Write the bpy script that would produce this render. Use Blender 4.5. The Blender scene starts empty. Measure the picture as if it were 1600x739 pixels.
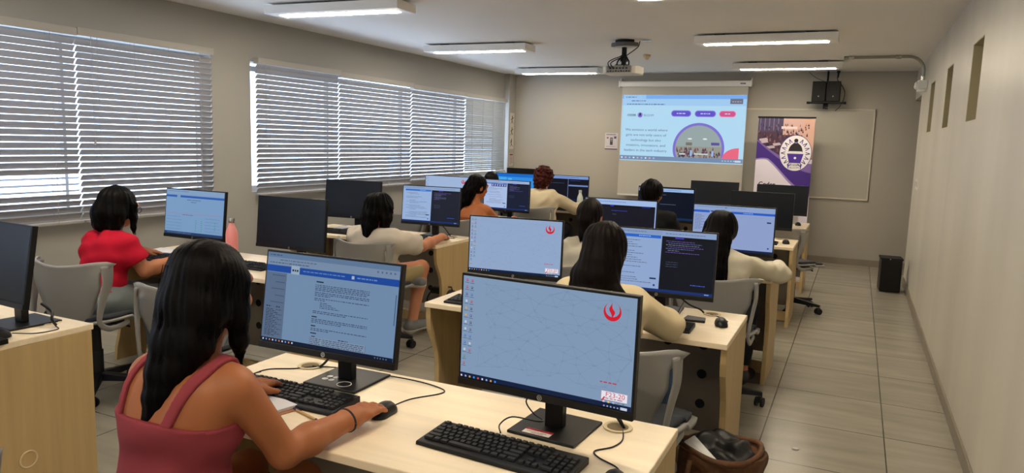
import bpy, math, random
import numpy as np
from mathutils import Vector, Matrix
random.seed(7); RNG = np.random.default_rng(5)
SC = bpy.context.scene
PI = math.pi

# ---------------------------------------------------------------- camera
def cam_matrix(yaw, pitch, roll, loc):
    cy, sy, cp, sp = math.cos(yaw), math.sin(yaw), math.cos(pitch), math.sin(pitch)
    f = Vector((-sy*cp, cy*cp, -sp)); r = Vector((cy, sy, 0)); d = f.cross(r)
    c, s = math.cos(roll), math.sin(roll)
    r2 = r*c + d*s; d2 = -r*s + d*c
    m = Matrix((r2, -d2, -f)).transposed().to_4x4(); m.translation = loc
    return m
cd = bpy.data.cameras.new('camera'); cam = bpy.data.objects.new('camera', cd)
SC.collection.objects.link(cam)
cam.matrix_world = cam_matrix(math.radians(25.06), math.radians(7.5175), math.radians(-1.75), Vector((0, 0, 1.54)))
cd.sensor_fit = 'HORIZONTAL'; cd.sensor_width = 36; cd.lens = 1141.0/1600*36; cd.clip_start = .05; cd.clip_end = 200
SC.camera = cam
# ---------------------------------------------------------------- world, exposure
SC.view_settings.view_transform = 'Standard'; SC.view_settings.look = 'None'
SC.view_settings.exposure = 0.0; SC.view_settings.gamma = 1.0; SC.view_settings.use_curve_mapping = False
SKY = 6.5; LAMP = 76.0
wd = bpy.data.worlds.new('daylight'); SC.world = wd; wd.use_nodes = True
bg = wd.node_tree.nodes['Background']; bg.inputs[0].default_value = (.58, .74, 1.0, 1); bg.inputs[1].default_value = SKY
def area(name, loc, rot, sx, sy, e, col):
    l = bpy.data.lights.new(name, 'AREA'); l.shape = 'RECTANGLE'; l.size = sx; l.size_y = sy; l.energy = e; l.color = col
    o = bpy.data.objects.new(name, l); SC.collection.objects.link(o); o.location = loc; o.rotation_euler = rot
    return o
for i, (y, w) in enumerate(((1.6, 5.8), (7.9, 5.2))):          # world portals in the window openings
    p = area('window_portal', (-5.40, y, 1.55), (0, -PI/2, 0), 1.5, w, 1, (1, 1, 1)); p.data.cycles.is_portal = True

# ---------------------------------------------------------------- materials
MATS = {}
def mat(name, col, rough=.5, metal=0.0, emis=None, estr=1.0, spec=.5, alpha=1, bump=None, vary=None, trans=0):
    if name in MATS: return MATS[name]
    m = bpy.data.materials.new(name); MATS[name] = m; m.use_nodes = True
    nt = m.node_tree; b = nt.nodes['Principled BSDF']
    b.inputs['Base Color'].default_value = (*col, 1); b.inputs['Roughness'].default_value = rough
    b.inputs['Metallic'].default_value = metal; b.inputs['Specular IOR Level'].default_value = spec
    if trans: b.inputs['Transmission Weight'].default_value = trans
    if alpha < 1: b.inputs['Alpha'].default_value = alpha
    if emis:
        b.inputs['Emission Color'].default_value = (*emis, 1); b.inputs['Emission Strength'].default_value = estr
    if bump or vary:
        tc = nt.nodes.new('ShaderNodeTexCoord'); mp = nt.nodes.new('ShaderNodeMapping')
        nt.links.new(tc.outputs['Object'], mp.inputs[0])
        sc = (bump or vary)['scale']; mp.inputs['Scale'].default_value = sc if hasattr(sc, '__len__') else (sc, sc, sc)
        nz = nt.nodes.new('ShaderNodeTexNoise'); nz.inputs['Scale'].default_value = 1; nz.inputs['Detail'].default_value = 4
        nt.links.new(mp.outputs[0], nz.inputs['Vector'])
        if bump:
            bp = nt.nodes.new('ShaderNodeBump'); bp.inputs['Strength'].default_value = bump.get('s', .3); bp.inputs['Distance'].default_value = bump.get('d', .002)
            nt.links.new(nz.outputs['Fac'], bp.inputs['Height']); nt.links.new(bp.outputs[0], b.inputs['Normal'])
        if vary:
            cr = nt.nodes.new('ShaderNodeMix'); cr.data_type = 'RGBA'
            a = vary.get('a', .8); c2 = vary.get('col', tuple(c*a for c in col))
            ramp = nt.nodes.new('ShaderNodeMapRange'); ramp.inputs['From Min'].default_value = vary.get('lo', .35); ramp.inputs['From Max'].default_value = vary.get('hi', .65)
            nt.links.new(nz.outputs['Fac'], ramp.inputs['Value']); nt.links.new(ramp.outputs[0], cr.inputs['Factor'])
            cr.inputs[6].default_value = (*col, 1); cr.inputs[7].default_value = (*c2, 1)
            nt.links.new(cr.outputs[2], b.inputs['Base Color'])
    return m
def srgb(r, g, b):
    f = lambda c: c/12.92 if c <= .04045 else ((c+.055)/1.055)**2.4
    return (f(r/255), f(g/255), f(b/255))
def glow(r, g, b):      # self-lit colour of monitor pixels; also stands in for projected light on the slide
    n = 'lit_%d_%d_%d' % (r, g, b); c = srgb(r, g, b)
    return mat(n, (.003, .003, .003), rough=.35, emis=c, estr=1.0, spec=.10)
def ink(r, g, b):
    return mat('print_%d_%d_%d' % (r, g, b), srgb(r, g, b), rough=.6)

M = dict(
    wall=mat('wall_paint', (.36, .352, .325), .55, vary=dict(scale=(.7, .7, .5), a=.95), spec=.3),  # wall paint darkened in colour to offset too much window-side light
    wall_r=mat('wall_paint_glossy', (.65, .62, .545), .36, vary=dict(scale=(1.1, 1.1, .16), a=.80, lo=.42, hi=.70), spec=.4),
    wall_b=mat('wall_paint_end_lifted', (.43, .405, .355), .55, vary=dict(scale=(.7, .7, .5), a=.95), spec=.3),  # lighter copy of the wall paint; missing light put into the colour
    wall_f=mat('wall_paint_rear_bounce', (.86, .84, .78), .5),  # unseen wall behind the camera, made extra pale to bounce light forward
    ceil=mat('ceiling_paint', (.86, .83, .78), .7, vary=dict(scale=.5, a=.95)),
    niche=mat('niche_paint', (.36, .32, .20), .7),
    white=mat('white_metal', (.84, .82, .78), .4), 
    blind=mat('blind_slat_shaded', (.33, .312, .30), .45),  # whitish slats; their backlit shade is put into this darker colour
    blindw=mat('blind_slat_pale', (.42, .43, .42), .45),
    rail=mat('blind_rail', (.40, .385, .35), .5),
    cord=mat('blind_cord', (.35, .32, .30), .8),
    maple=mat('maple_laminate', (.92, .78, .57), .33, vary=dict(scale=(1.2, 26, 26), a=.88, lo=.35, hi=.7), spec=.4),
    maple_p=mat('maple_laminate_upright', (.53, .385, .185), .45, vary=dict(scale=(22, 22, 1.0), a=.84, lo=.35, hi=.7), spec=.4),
    maple_e=mat('maple_edging', (.80, .60, .34), .5),
    modesty=mat('grey_steel_sheet', (.27, .24, .20), .32, metal=.35),
    hole=mat('black_hole', (.006, .006, .006), .8),
    black=mat('black_plastic', (.005, .005, .0055), .4, spec=.3),
    blackm=mat('matte_black_plastic', (.008, .008, .0085), .6, spec=.3),
    screenoff=mat('dark_screen', (.007, .010, .017), .3, spec=.3),
    keycap=mat('key_plastic', (.011, .011, .012), .5, spec=.35),
    chrome=mat('chrome', (.6, .6, .6), .2, metal=1),
    alu=mat('aluminium', (.55, .55, .54), .35, metal=.8),
    shell=mat('grey_chair_plastic', (.27, .265, .255), .4, bump=dict(scale=300, s=.08)),
    shell2=mat('blue_grey_upholstery', (.17, .21, .27), .75),
    base=mat('chair_base_plastic', (.008, .009, .013), .42, spec=.35),
    screenw=mat('projection_fabric', (.54, .52, .465), .7),
    board=mat('whiteboard_enamel', (.44, .42, .365), .3, spec=.5),
    brown=mat('grommet_brown', (.40, .32, .15), .6), brownd=mat('grommet_inside', (.17, .12, .05), .7),
    ring=mat('grommet_beige', (.66, .55, .34), .5),
    diff=mat('lamp_diffuser', (.9, .9, .9), .5, emis=(1, .86, .66), estr=LAMP),
    glass=mat('window_glass', (.9, .95, 1), .02, alpha=.12),
    red=mat('red_plastic', srgb(190, 30, 40), .5),
    steel=mat('galvanised_conduit', (.33, .32, .27), .35, metal=.8),
)
# floor tiles
def tile_mat():
    m = bpy.data.materials.new('floor_tiles'); m.use_nodes = True; nt = m.node_tree; b = nt.nodes['Principled BSDF']; N = nt.nodes.new; L = nt.links.new
    tc = N('ShaderNodeTexCoord'); mp = N('ShaderNodeMapping'); mp.inputs['Location'].default_value = (.35+6.0, -4.31+6.0, 0)
    L(tc.outputs['Object'], mp.inputs[0])
    br = N('ShaderNodeTexBrick'); br.offset = 0; br.squash = 1
    br.inputs['Scale'].default_value = 1; br.inputs['Brick Width'].default_value = .6; br.inputs['Row Height'].default_value = .6
    br.inputs['Mortar Size'].default_value = .0035; br.inputs['Mortar Smooth'].default_value = .1; br.inputs['Bias'].default_value = 0
    br.inputs['Color1'].default_value = (.34, .315, .26, 1); br.inputs['Color2'].default_value = (.31, .285, .235, 1); br.inputs['Mortar'].default_value = (.08, .07, .055, 1)
    L(mp.outputs[0], br.inputs['Vector'])
    m2 = N('ShaderNodeMapping'); m2.inputs['Scale'].default_value = (1.5, 9, 1); L(tc.outputs['Object'], m2.inputs[0])
    nz = N('ShaderNodeTexNoise'); nz.inputs['Scale'].default_value = 1.2; nz.inputs['Detail'].default_value = 6; L(m2.outputs[0], nz.inputs['Vector'])
    mr = N('ShaderNodeMapRange'); mr.inputs['From Min'].default_value = .3; mr.inputs['From Max'].default_value = .7; mr.inputs['To Min'].default_value = .86; mr.inputs['To Max'].default_value = 1.1
    L(nz.outputs['Fac'], mr.inputs['Value'])
    vm = N('ShaderNodeVectorMath'); vm.operation = 'SCALE'; L(br.outputs['Color'], vm.inputs[0]); L(mr.outputs[0], vm.inputs['Scale'])
    L(vm.outputs[0], b.inputs['Base Color']); b.inputs['Roughness'].default_value = .24; b.inputs['Specular IOR Level'].default_value = .45
    return m
M['tile'] = tile_mat()

# ---------------------------------------------------------------- mesh tools
def link(o, parent=None):
    SC.collection.objects.link(o)
    if parent is not None: o.parent = parent
    return o
def rot3(rx=0, ry=0, rz=0):
    return (Matrix.Rotation(rz, 3, 'Z') @ Matrix.Rotation(ry, 3, 'Y') @ Matrix.Rotation(rx, 3, 'X'))
class MB:
    def __init__(s): s.v = []; s.f = []; s.m = []; s.mats = []; s.X = None
    def mi(s, m):
        if m not in s.mats: s.mats.append(m)
        return s.mats.index(m)
    def add(s, vs, fs, m):
        o = len(s.v)
        if s.X is not None: vs = [tuple(s.X @ Vector(v)) for v in vs]
        s.v += [tuple(v) for v in vs]; k = s.mi(m)
        for f in fs: s.f.append(tuple(o+i for i in f)); s.m.append(k)
        return s
    def box(s, x0, x1, y0, y1, z0, z1, m):
        return s.add([(x0, y0, z0), (x1, y0, z0), (x1, y1, z0), (x0, y1, z0), (x0, y0, z1), (x1, y0, z1), (x1, y1, z1), (x0, y1, z1)],
                     [(0, 3, 2, 1), (4, 5, 6, 7), (0, 1, 5, 4), (1, 2, 6, 5), (2, 3, 7, 6), (3, 0, 4, 7)], m)
    def obox(s, c, h, R, m):
        vs = [Vector(c) + R @ Vector((a*h[0], b*h[1], d*h[2])) for d in (-1, 1) for a, b in ((-1, -1), (1, -1), (1, 1), (-1, 1))]
        return s.add(vs, [(0, 3, 2, 1), (4, 5, 6, 7), (0, 1, 5, 4), (1, 2, 6, 5), (2, 3, 7, 6), (3, 0, 4, 7)], m)
    def prism(s, pts, axis, a, b, m):    # pts 2d, extruded along axis from a to b
        def P(p, t): return {'x': (t, p[0], p[1]), 'y': (p[0], t, p[1]), 'z': (p[0], p[1], t)}[axis]
        n = len(pts); vs = [P(p, a) for p in pts] + [P(p, b) for p in pts]
        fs = [tuple(range(n))[::-1], tuple(range(n, 2*n))] + [(i, (i+1) % n, n+(i+1) % n, n+i) for i in range(n)]
        return s.add(vs, fs, m)
    def tube(s, pts, r, m, n=8, cap=True, flat=None):
        pts = [Vector(p) for p in pts]; rs = r if hasattr(r, '__len__') else [r]*len(pts)
        vs = []; up = None
        for i, p in enumerate(pts):
            t = (pts[min(i+1, len(pts)-1)] - pts[max(i-1, 0)])
            t = t.normalized() if t.length > 1e-9 else Vector((0, 0, 1))
            if up is None: up = t.orthogonal().normalized()
            up = (up - t*up.dot(t)); up = up.normalized() if up.length > 1e-6 else t.orthogonal().normalized()
            w = t.cross(up)
            for k in range(n):
                a = 2*PI*k/n; vs.append(p + (up*math.cos(a) + w*math.sin(a))*rs[i])
        fs = [(i*n+k, i*n+(k+1) % n, (i+1)*n+(k+1) % n, (i+1)*n+k) for i in range(len(pts)-1) for k in range(n)]
        if cap: fs += [tuple(range(n))[::-1], tuple((len(pts)-1)*n+k for k in range(n))]
        return s.add(vs, fs, m)
    def cyl(s, a, b, r, m, n=24, r2=None): return s.tube([a, b], [r, r if r2 is None else r2], m, n)
    def lathe(s, prof, c, m, n=28):
        vs = []; fs = []
        for r, z in prof:
            for k in range(n):
                a = 2*PI*k/n; vs.append((c[0]+r*math.cos(a), c[1]+r*math.sin(a), c[2]+z))
        for i in range(len(prof)-1):
            for k in range(n): fs.append((i*n+k, i*n+(k+1) % n, (i+1)*n+(k+1) % n, (i+1)*n+k))
        fs += [tuple(range(n))[::-1], tuple((len(prof)-1)*n+k for k in range(n))]
        return s.add(vs, fs, m)
    def ball(s, c, r, m, n=14):
        r = r if hasattr(r, '__len__') else (r, r, r); vs = []; fs = []
        for i in range(n+1):
            t = PI*i/n
            for k in range(2*n):
                a = PI*k/n; vs.append((c[0]+r[0]*math.sin(t)*math.cos(a), c[1]+r[1]*math.sin(t)*math.sin(a), c[2]+r[2]*math.cos(t)))
        for i in range(n):
            for k in range(2*n): fs.append((i*2*n+k, (i+1)*2*n+k, (i+1)*2*n+(k+1) % (2*n), i*2*n+(k+1) % (2*n)))
        return s.add(vs, fs, m)
    def torus(s, c, R, r, m, n=28, k=8, nrm='z'):
        pts = []
        for i in range(n+1):
            a = 2*PI*i/n; q = (R*math.cos(a), R*math.sin(a))
            pts.append({'z': (c[0]+q[0], c[1]+q[1], c[2]), 'y': (c[0]+q[0], c[1], c[2]+q[1]), 'x': (c[0], c[1]+q[0], c[2]+q[1])}[nrm])
        return s.tube(pts, r, m, k, cap=False)
    def sheet(s, fn, nu, nv, th, m):     # closed thick sheet from fn(u,v)->(point); u,v in 0..1
        P = [[Vector(fn(i/nu, j/nv)) for i in range(nu+1)] for j in range(nv+1)]
        N = []
        for j in range(nv+1):
            for i in range(nu+1):
                du = P[j][min(i+1, nu)] - P[j][max(i-1, 0)]; dv = P[min(j+1, nv)][i] - P[max(j-1, 0)][i]
                n_ = du.cross(dv); N.append(n_.normalized() if n_.length > 1e-12 else Vector((0, 0, 1)))
        fl = [p for r in P for p in r]; K = len(fl); W = nu+1
        vs = [p + n_*th/2 for p, n_ in zip(fl, N)] + [p - n_*th/2 for p, n_ in zip(fl, N)]
        fs = []
        for j in range(nv):
            for i in range(nu):
                a = j*W+i; fs.append((a, a+1, a+1+W, a+W)); fs.append((K+a, K+a+W, K+a+1+W, K+a+1))
        for i in range(nu): fs.append((i, K+i, K+i+1, i+1)); a = nv*W+i; fs.append((a, a+1, K+a+1, K+a))
        for j in range(nv): a = j*W; fs.append((a, a+W, K+a+W, K+a)); a = j*W+nu; fs.append((a, K+a, K+a+W, a+W))
        return s.add(vs, fs, m)
    def build(s, name, parent=None, smooth=False, bevel=0, seg=2):
        me = bpy.data.meshes.new(name); me.from_pydata(s.v, [], s.f)
        for m in s.mats: me.materials.append(m)
        me.polygons.foreach_set('material_index', s.m)
        if smooth: me.polygons.foreach_set('use_smooth', [True]*len(s.f))
        me.update(); o = link(bpy.data.objects.new(name, me), parent)
        if smooth == 'auto':
            try: me.set_sharp_from_angle(angle=math.radians(38))
            except Exception: pass
        if bevel:
            b = o.modifiers.new('bevel', 'BEVEL'); b.width = bevel; b.segments = seg; b.limit_method = 'ANGLE'
        return o
def tag(o, label, cat, group=None, kind=None):
    o['label'] = label; o['category'] = cat
    if group: o['group'] = group
    if kind: o['kind'] = kind
    return o
def thing(name, label, cat, loc=(0, 0, 0), rz=0, group=None):
    o = link(bpy.data.objects.new(name, None)); o.location = loc; o.rotation_euler = (0, 0, rz); o.empty_display_size = .1
    return tag(o, label, cat, group)
def struct(o): o['kind'] = 'structure'; return o
def copy_tree(o, parent=None, loc=None, rz=None, label=None, cat=None, group=None):
    kids = list(o.children); c = o.copy(); SC.collection.objects.link(c)
    if parent is not None: c.parent = parent
    for k in kids: copy_tree(k, c)
    if loc is not None: c.location = loc
    if rz is not None: c.rotation_euler = (0, 0, rz)
    if label: c['label'] = label
    if group: c['group'] = group
    return c

# flat artwork on a plane: colours and letters as thin layers of ONE mesh
TXT = {}
def text_tris(t, bold=False):
    k = (t, bold)
    if k not in TXT:
        cu = bpy.data.curves.new('t', 'FONT'); cu.body = t; cu.size = 1; cu.resolution_u = 3; cu.align_x = 'LEFT'
        if bold: cu.offset = .025
        ob = bpy.data.objects.new('t', cu); SC.collection.objects.link(ob)
        dg = bpy.context.evaluated_depsgraph_get(); me = bpy.data.meshes.new_from_object(ob.evaluated_get(dg))
        vs = [tuple(v.co) for v in me.vertices]; fs = [tuple(p.vertices) for p in me.polygons]
        bpy.data.objects.remove(ob); bpy.data.curves.remove(cu); bpy.data.meshes.remove(me)
        xs = [v[0] for v in vs] or [0, 1]
        TXT[k] = (vs, fs, min(xs), max(xs))
    return TXT[k]
class Art:
    """u right 0..1, v DOWN 0..1 ; drawn on plane x in [0,w], z in [0,h], facing -y"""
    def __init__(s, w, h, y=0, step=.00015, x0=0, z0=0): s.b = MB(); s.w = w; s.h = h; s.y = y; s.st = step; s.l = 0; s.x0 = x0; s.z0 = z0
    def P(s, u, v, y): return (s.x0+u*s.w, y, s.z0+(1-v)*s.h)
    def nl(s): s.l += 1
    def rect(s, u0, v0, u1, v1, m):
        y = s.y - s.l*s.st; s.b.add([s.P(u0, v1, y), s.P(u1, v1, y), s.P(u1, v0, y), s.P(u0, v0, y)], [(0, 1, 2, 3)], m)
    def poly(s, pts, m):
        y = s.y - s.l*s.st; pts = list(pts)
        a = sum(pts[i][0]*pts[(i+1) % len(pts)][1]-pts[(i+1) % len(pts)][0]*pts[i][1] for i in range(len(pts)))
        if a > 0: pts = pts[::-1]
        s.b.add([s.P(u, v, y) for u, v in pts], [tuple(range(len(pts)))], m)
    def disc(s, u, v, r, m, n=28, ry=None):     # r in units of w
        k = s.w/s.h; s.poly([(u+r*math.cos(2*PI*i/n), v+(ry or r)*k*math.sin(2*PI*i/n)) for i in range(n)], m)
    def ring(s, u, v, r, r2, m, n=40, a0=0, a1=2*PI, taper=None):
        y = s.y - s.l*s.st; k = s.w/s.h; vs = []; fs = []
        for i in range(n+1):
            a = a0+(a1-a0)*i/n; q = r2
            if taper: q = r-(r-r2)*max(.02, math.sin(PI*i/n))**taper
            for R in (r, q): vs.append(s.P(u+R*math.cos(a), v+R*k*math.sin(a), y))
        fs = [(2*i, 2*i+1, 2*i+3, 2*i+2) for i in range(n)]
        s.b.add(vs, fs, m)
    def line(s, u0, v0, u1, v1, t, m):         # t thickness in units of w
        k = s.w/s.h; dx, dy = (u1-u0), (v1-v0)/k; L = math.hypot(dx, dy) or 1; nx, ny = -dy/L*t/2, dx/L*t/2*k
        s.poly([(u0+nx, v0+ny), (u1+nx, v1+ny), (u1-nx, v1-ny), (u0-nx, v0-ny)], m)
    def text(s, t, u, v, hgt, m, align='l', bold=False, width=None):  # v = baseline; hgt cap height units of h
        vs, fs, a, b = text_tris(t, bold); y = s.y - s.l*s.st
        sz = hgt*s.h/.7; sx = sz
        if width: sx = width*s.w/max(b-a, 1e-6)
        off = {'l': 0, 'c': -(a+b)/2*sx, 'r': -b*sx}[align]; P0 = s.P(u, v, y)
        s.b.add([(P0[0]+off+p[0]*sx, y, P0[2]+p[1]*sz) for p in vs], fs, m)
    def words(s, u0, u1, v, h, m, seed=0, fill=.92):  # a line too small to read, as word-long dashes
        r = random.Random(seed); u = u0; end = u0+(u1-u0)*fill
        while u < end:
            w = r.uniform(.008, .03); s.rect(u, v, min(u+w, u1), v+h, m); u += w+.006
    def para(s, u0, u1, v, n, dv, h, m, seed=0, last=.6):
        for i in range(n): s.words(u0, u1, v+i*dv, h, m, seed*31+i, last if i == n-1 else 1)
    def build(s, name, parent=None): return s.b.build(name, parent)
# ================================================================ THE ROOM
XL, XR, YB, YF, ZC = -5.16, .60, 10.84, -1.6, 2.575
b = MB(); b.box(XL-.3, XR+1.2, YF-.2, YB+.3, -.1, 0, M['tile']); struct(b.build('floor'))
b = MB(); b.box(XL-.3, XR+1.2, YF-.2, YB+.3, ZC, ZC+.12, M['ceil']); struct(b.build('ceiling'))
W1 = (-1.0, 4.74, .90, 2.19); W2 = (5.20, 10.585, .98, 2.16)
MUL = ((.30, 1.89, 3.478), (6.42, 7.84, 9.23))
b = MB(); xa, xb = XL-.2, XL
b.box(xa, xb, YF, YB+.2, 0, .90, M['wall']); b.box(xa, xb, YF, YB+.2, 2.19, ZC, M['wall'])
b.box(xa, xb, YF, W1[0], .90, 2.19, M['wall']); b.box(xa, xb, W1[1], W2[0], .90, 2.19, M['wall']); b.box(xa, xb, W2[1], YB+.2, .90, 2.19, M['wall'])
b.box(xa, xb, W2[0], W2[1], .90, .98, M['wall'])
b.box(XL, -5.075, 10.60, YB, 0, ZC, M['wall'])
struct(b.build('wall_left'))
b = MB(); b.box(XL-.2, XR+1.1, YB, YB+.2, 0, ZC, M['wall_b']); struct(b.build('wall_back'))
b = MB(); b.box(XL-.2, XR+.3, YF-.2, YF, 0, ZC, M['wall_f']); struct(b.build('wall_front'))
# right wall with three recessed slots and a doorway at its far end
NI = ((5.07, 5.53), (6.60, 7.03), (8.10, 8.56)); z0, z1 = 1.742, 2.226; b = MB(); xe = XR+.16; wr = M['wall_r']
YD = 9.76
b.box(XR, xe, YF, YD, 0, z0, wr); b.box(XR, xe, YF, YD, z1, ZC, wr)
ys = [YF]+[q for n in NI for q in n]+[YD]
for i in range(0, len(ys), 2): b.box(XR, xe, ys[i], ys[i+1], z0, z1, wr)
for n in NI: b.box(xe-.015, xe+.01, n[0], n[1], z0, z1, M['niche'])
b.box(XR, xe, YD, YB, 2.20, ZC, wr); b.box(xe, xe+.05, YF, YD, 0, ZC, wr)
struct(b.build('wall_right'))
b = MB()
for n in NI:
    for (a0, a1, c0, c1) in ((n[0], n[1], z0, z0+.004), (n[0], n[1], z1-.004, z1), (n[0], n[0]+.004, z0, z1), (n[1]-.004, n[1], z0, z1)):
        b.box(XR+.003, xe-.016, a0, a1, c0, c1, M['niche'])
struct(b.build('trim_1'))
# door in the recess
dr = link(bpy.data.objects.new('door_1', None)); struct(dr); dr.location = (xe+.42, 10.30, 0)
b = MB(); b.box(-.02, .02, -.46, .46, .01, 2.10, mat('door_wood', (.20, .13, .09), .5, vary=dict(scale=(20, 20, 1.5), a=.8))); b.build('door_leaf', dr, bevel=.003)
b = MB(); b.box(-.03, .03, -.54, -.465, 0, 2.2, M['white']); b.box(-.03, .03, .465, .54, 0, 2.2, M['white']); b.box(-.03, .03, -.54, .54, 2.11, 2.2, M['white']); b.build('door_frame', dr, bevel=.003)
b = MB(); b.cyl((-.02, -.38, 1.02), (-.07, -.38, 1.02), .012, M['chrome']); b.cyl((-.07, -.39, 1.02), (-.07, -.27, 1.02), .009, M['chrome']); b.build('door_handle', dr, 'auto')
b = MB(); b.box(xe+.45, xe+.6, YD-.1, YB, 0, ZC, M['wall']); b.box(xe+.05, xe+.5, YD-.16, YD, 0, ZC, M['wall']); struct(b.build('wall_doorway'))
# baseboards of floor tile
bt = mat('baseboard_tile', (.27, .235, .18), .4, vary=dict(scale=(4, 4, 2), a=.85))
b = MB(); b.box(XR-.012, XR, YF, YD, 0, .082, bt); struct(b.build('baseboard_right', bevel=.002))
b = MB(); b.box(-5.07, xe+.44, YB-.012, YB, 0, .085, bt); struct(b.build('baseboard_back', bevel=.002))
b = MB(); b.box(XL, XL+.012, YF, 10.6, 0, .085, bt); struct(b.build('baseboard_left', bevel=.002))
# windows: aluminium frames with glass
for i, (y0, y1, za, zb) in enumerate((W1, W2)):
    t = link(bpy.data.objects.new('window_%d' % (i+1), None)); struct(t); t.location = (XL-.12, (y0+y1)/2, za); w = (y1-y0)/2; h = zb-za
    b = MB()
    b.box(-.025, .025, -w, w, 0, .05, M['alu']); b.box(-.025, .025, -w, w, h-.05, h, M['alu'])
    for yy in [-w+.025]+[q-(y0+y1)/2 for q in MUL[i]]+[w-.025]:
        b.box(-.02, .02, yy-.012, yy+.012, .05, h-.05, M['alu'])
    b.build('window_frame', t)
    b = MB(); b.box(-.003, .003, -w, w, .02, h-.02, M['glass']); b.build('window_pane', t)

# ---------------------------------------------------------------- blinds
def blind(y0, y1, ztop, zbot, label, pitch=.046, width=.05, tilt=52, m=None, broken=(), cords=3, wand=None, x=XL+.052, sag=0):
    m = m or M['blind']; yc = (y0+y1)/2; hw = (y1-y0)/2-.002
    t = thing('venetian_blind', label, 'blind', (x, yc, zbot), 0, 'venetian blinds on the window wall')
    H = ztop-zbot
    b = MB(); b.box(-.03, .035, -hw-.004, hw+.004, H-.055, H, M['rail']); b.build('head_rail', t, bevel=.003)
    b = MB(); n = int((H-.075)/pitch); c, s_ = math.cos(math.radians(tilt)), math.sin(math.radians(tilt))
    for k in range(n):
        z = .03 + pitch*(k+.5); r = random.Random(k*7+int(y0*100))
        tl = math.radians(tilt + r.uniform(-1.2, 1.2) + (-34 if k in broken else 0)); c, s_ = math.cos(tl), math.sin(tl)
        dz = r.uniform(-.0006, .0006)
        def P(q, yy, off):       # q across slat -.5..+.5 (outside low, inside high)
            cr = (1-4*q*q)*width*.07
            return (q*width*c - s_*(cr+off), yy, z + q*width*s_ + c*(cr+off) + dz)
        vs = []; Q = (-.5, -.25, 0, .25, .5)
        for yy in (-hw, hw):
            for off in (0, .0022):
                for q in Q: vs.append(P(q, yy, off))
        K = 5; fs = []
        for i in range(K-1):
            fs += [(i, i+1, 2*K+i+1, 2*K+i), (K+i, 3*K+i, 3*K+i+1, K+i+1)]
        fs += [(0, 2*K, 3*K, K), (K-1, 2*K-1, 4*K-1, 3*K-1)]
        fs += [tuple([0, 1, 2, 3, 4, 9, 8, 7, 6, 5]), tuple([10+q for q in (5, 6, 7, 8, 9, 4, 3, 2, 1, 0)])]
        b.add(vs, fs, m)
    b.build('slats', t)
    b = MB(); b.box(-.026, .026, -hw, hw, .0, .018, m); b.build('bottom_rail', t, bevel=.003)
    for k in range(cords):
        yy = -hw + 2*hw*(.12+.76*k/(cords-1))
        b = MB()
        for xx in (-.024, .0285): b.tube([(xx, yy, .01), (xx, yy, H-.05)], .0016, M['cord'], 5)
        b.build('ladder_cord', t)
    if wand:
        b = MB(); yy = wand; b.tube([(.045, yy, H-.05), (.047, yy, H-.55), (.046, yy, H-wand_len)], .0018, M['cord'], 5); b.lathe([(.004, 0), (.009, .004), (.007, .035), (.003, .04)], (.046, yy, H-wand_len-.03), M['cord'], 10)
        b.build('pull_cord', t, 'auto')
    return t
wand_len = .80
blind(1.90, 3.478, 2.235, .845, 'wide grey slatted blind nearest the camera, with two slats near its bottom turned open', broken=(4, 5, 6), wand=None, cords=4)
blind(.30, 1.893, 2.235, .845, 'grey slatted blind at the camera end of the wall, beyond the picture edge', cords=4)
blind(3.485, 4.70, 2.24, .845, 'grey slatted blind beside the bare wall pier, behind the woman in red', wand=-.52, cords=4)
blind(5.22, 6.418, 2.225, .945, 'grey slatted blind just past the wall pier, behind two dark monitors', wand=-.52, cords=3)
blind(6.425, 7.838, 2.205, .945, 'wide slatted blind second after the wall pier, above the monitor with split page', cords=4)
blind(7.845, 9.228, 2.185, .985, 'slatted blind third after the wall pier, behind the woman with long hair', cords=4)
blind(9.235, 10.54, 2.18, 1.04, 'pale fine-slatted blind closest to the corner posters', pitch=.029, width=.032, tilt=58, m=M['blindw'], cords=4)

# ---------------------------------------------------------------- ceiling lamps
def lamp_proto(label, x, y, rz=0):
    t = thing('ceiling_lamp', label, 'ceiling lamp', (x, y, ZC), rz, 'white box ceiling lamps')
    b = MB(); hx, hy = .62, .14; wmat = M['white']
    b.box(-hx, hx, -hy, hy, -.085, -.018, wmat); b.build('housing', t, bevel=.003)
    b = MB(); b.box(-.54, .54, -.045, .045, -.0885, -.0852, M['diff']); b.build('diffuser', t)
    for sx in (-.4, .4):
        b = MB(); b.box(sx-.05, sx+.05, -.06, .06, -.018, 0, M['blackm']); b.build('mounting_bracket', t)
    return t
L0 = lamp_proto('ceiling lamp over the window side, largest and nearest of that side, above the first blinds', -3.82, 4.80, .05)
LAMPS = [(-3.88, 7.28, .02, 'middle ceiling lamp of the window side, ahead of the projector'),
 (-3.93, 9.80, 0, 'small ceiling lamp beside the projector, closest to the corner posters'),
 (-.865, 7.19, 0, 'ceiling lamp of the aisle side ahead of the projection screen, without the conduit'),
 (-.87, 9.56, 0, 'ceiling lamp with the metal conduit at its end, above the whiteboard speakers'),
 (-.865, 4.86, 0, 'ceiling lamp cut off by the top edge of the picture over the middle desks'),
 (-3.80, 2.40, 0, 'ceiling lamp over the nearest window desks, outside the picture'),
 (-.865, 2.40, 0, 'ceiling lamp over the nearest aisle desks, outside the picture'),
 (-3.80, 0.0, 0, 'ceiling lamp behind the camera by the windows'),
 (-.865, 0.0, 0, 'ceiling lamp behind the camera by the aisle')]
for x, y, rz, lb in LAMPS: copy_tree(L0, loc=(x, y, ZC), rz=rz, label=lb)

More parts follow.
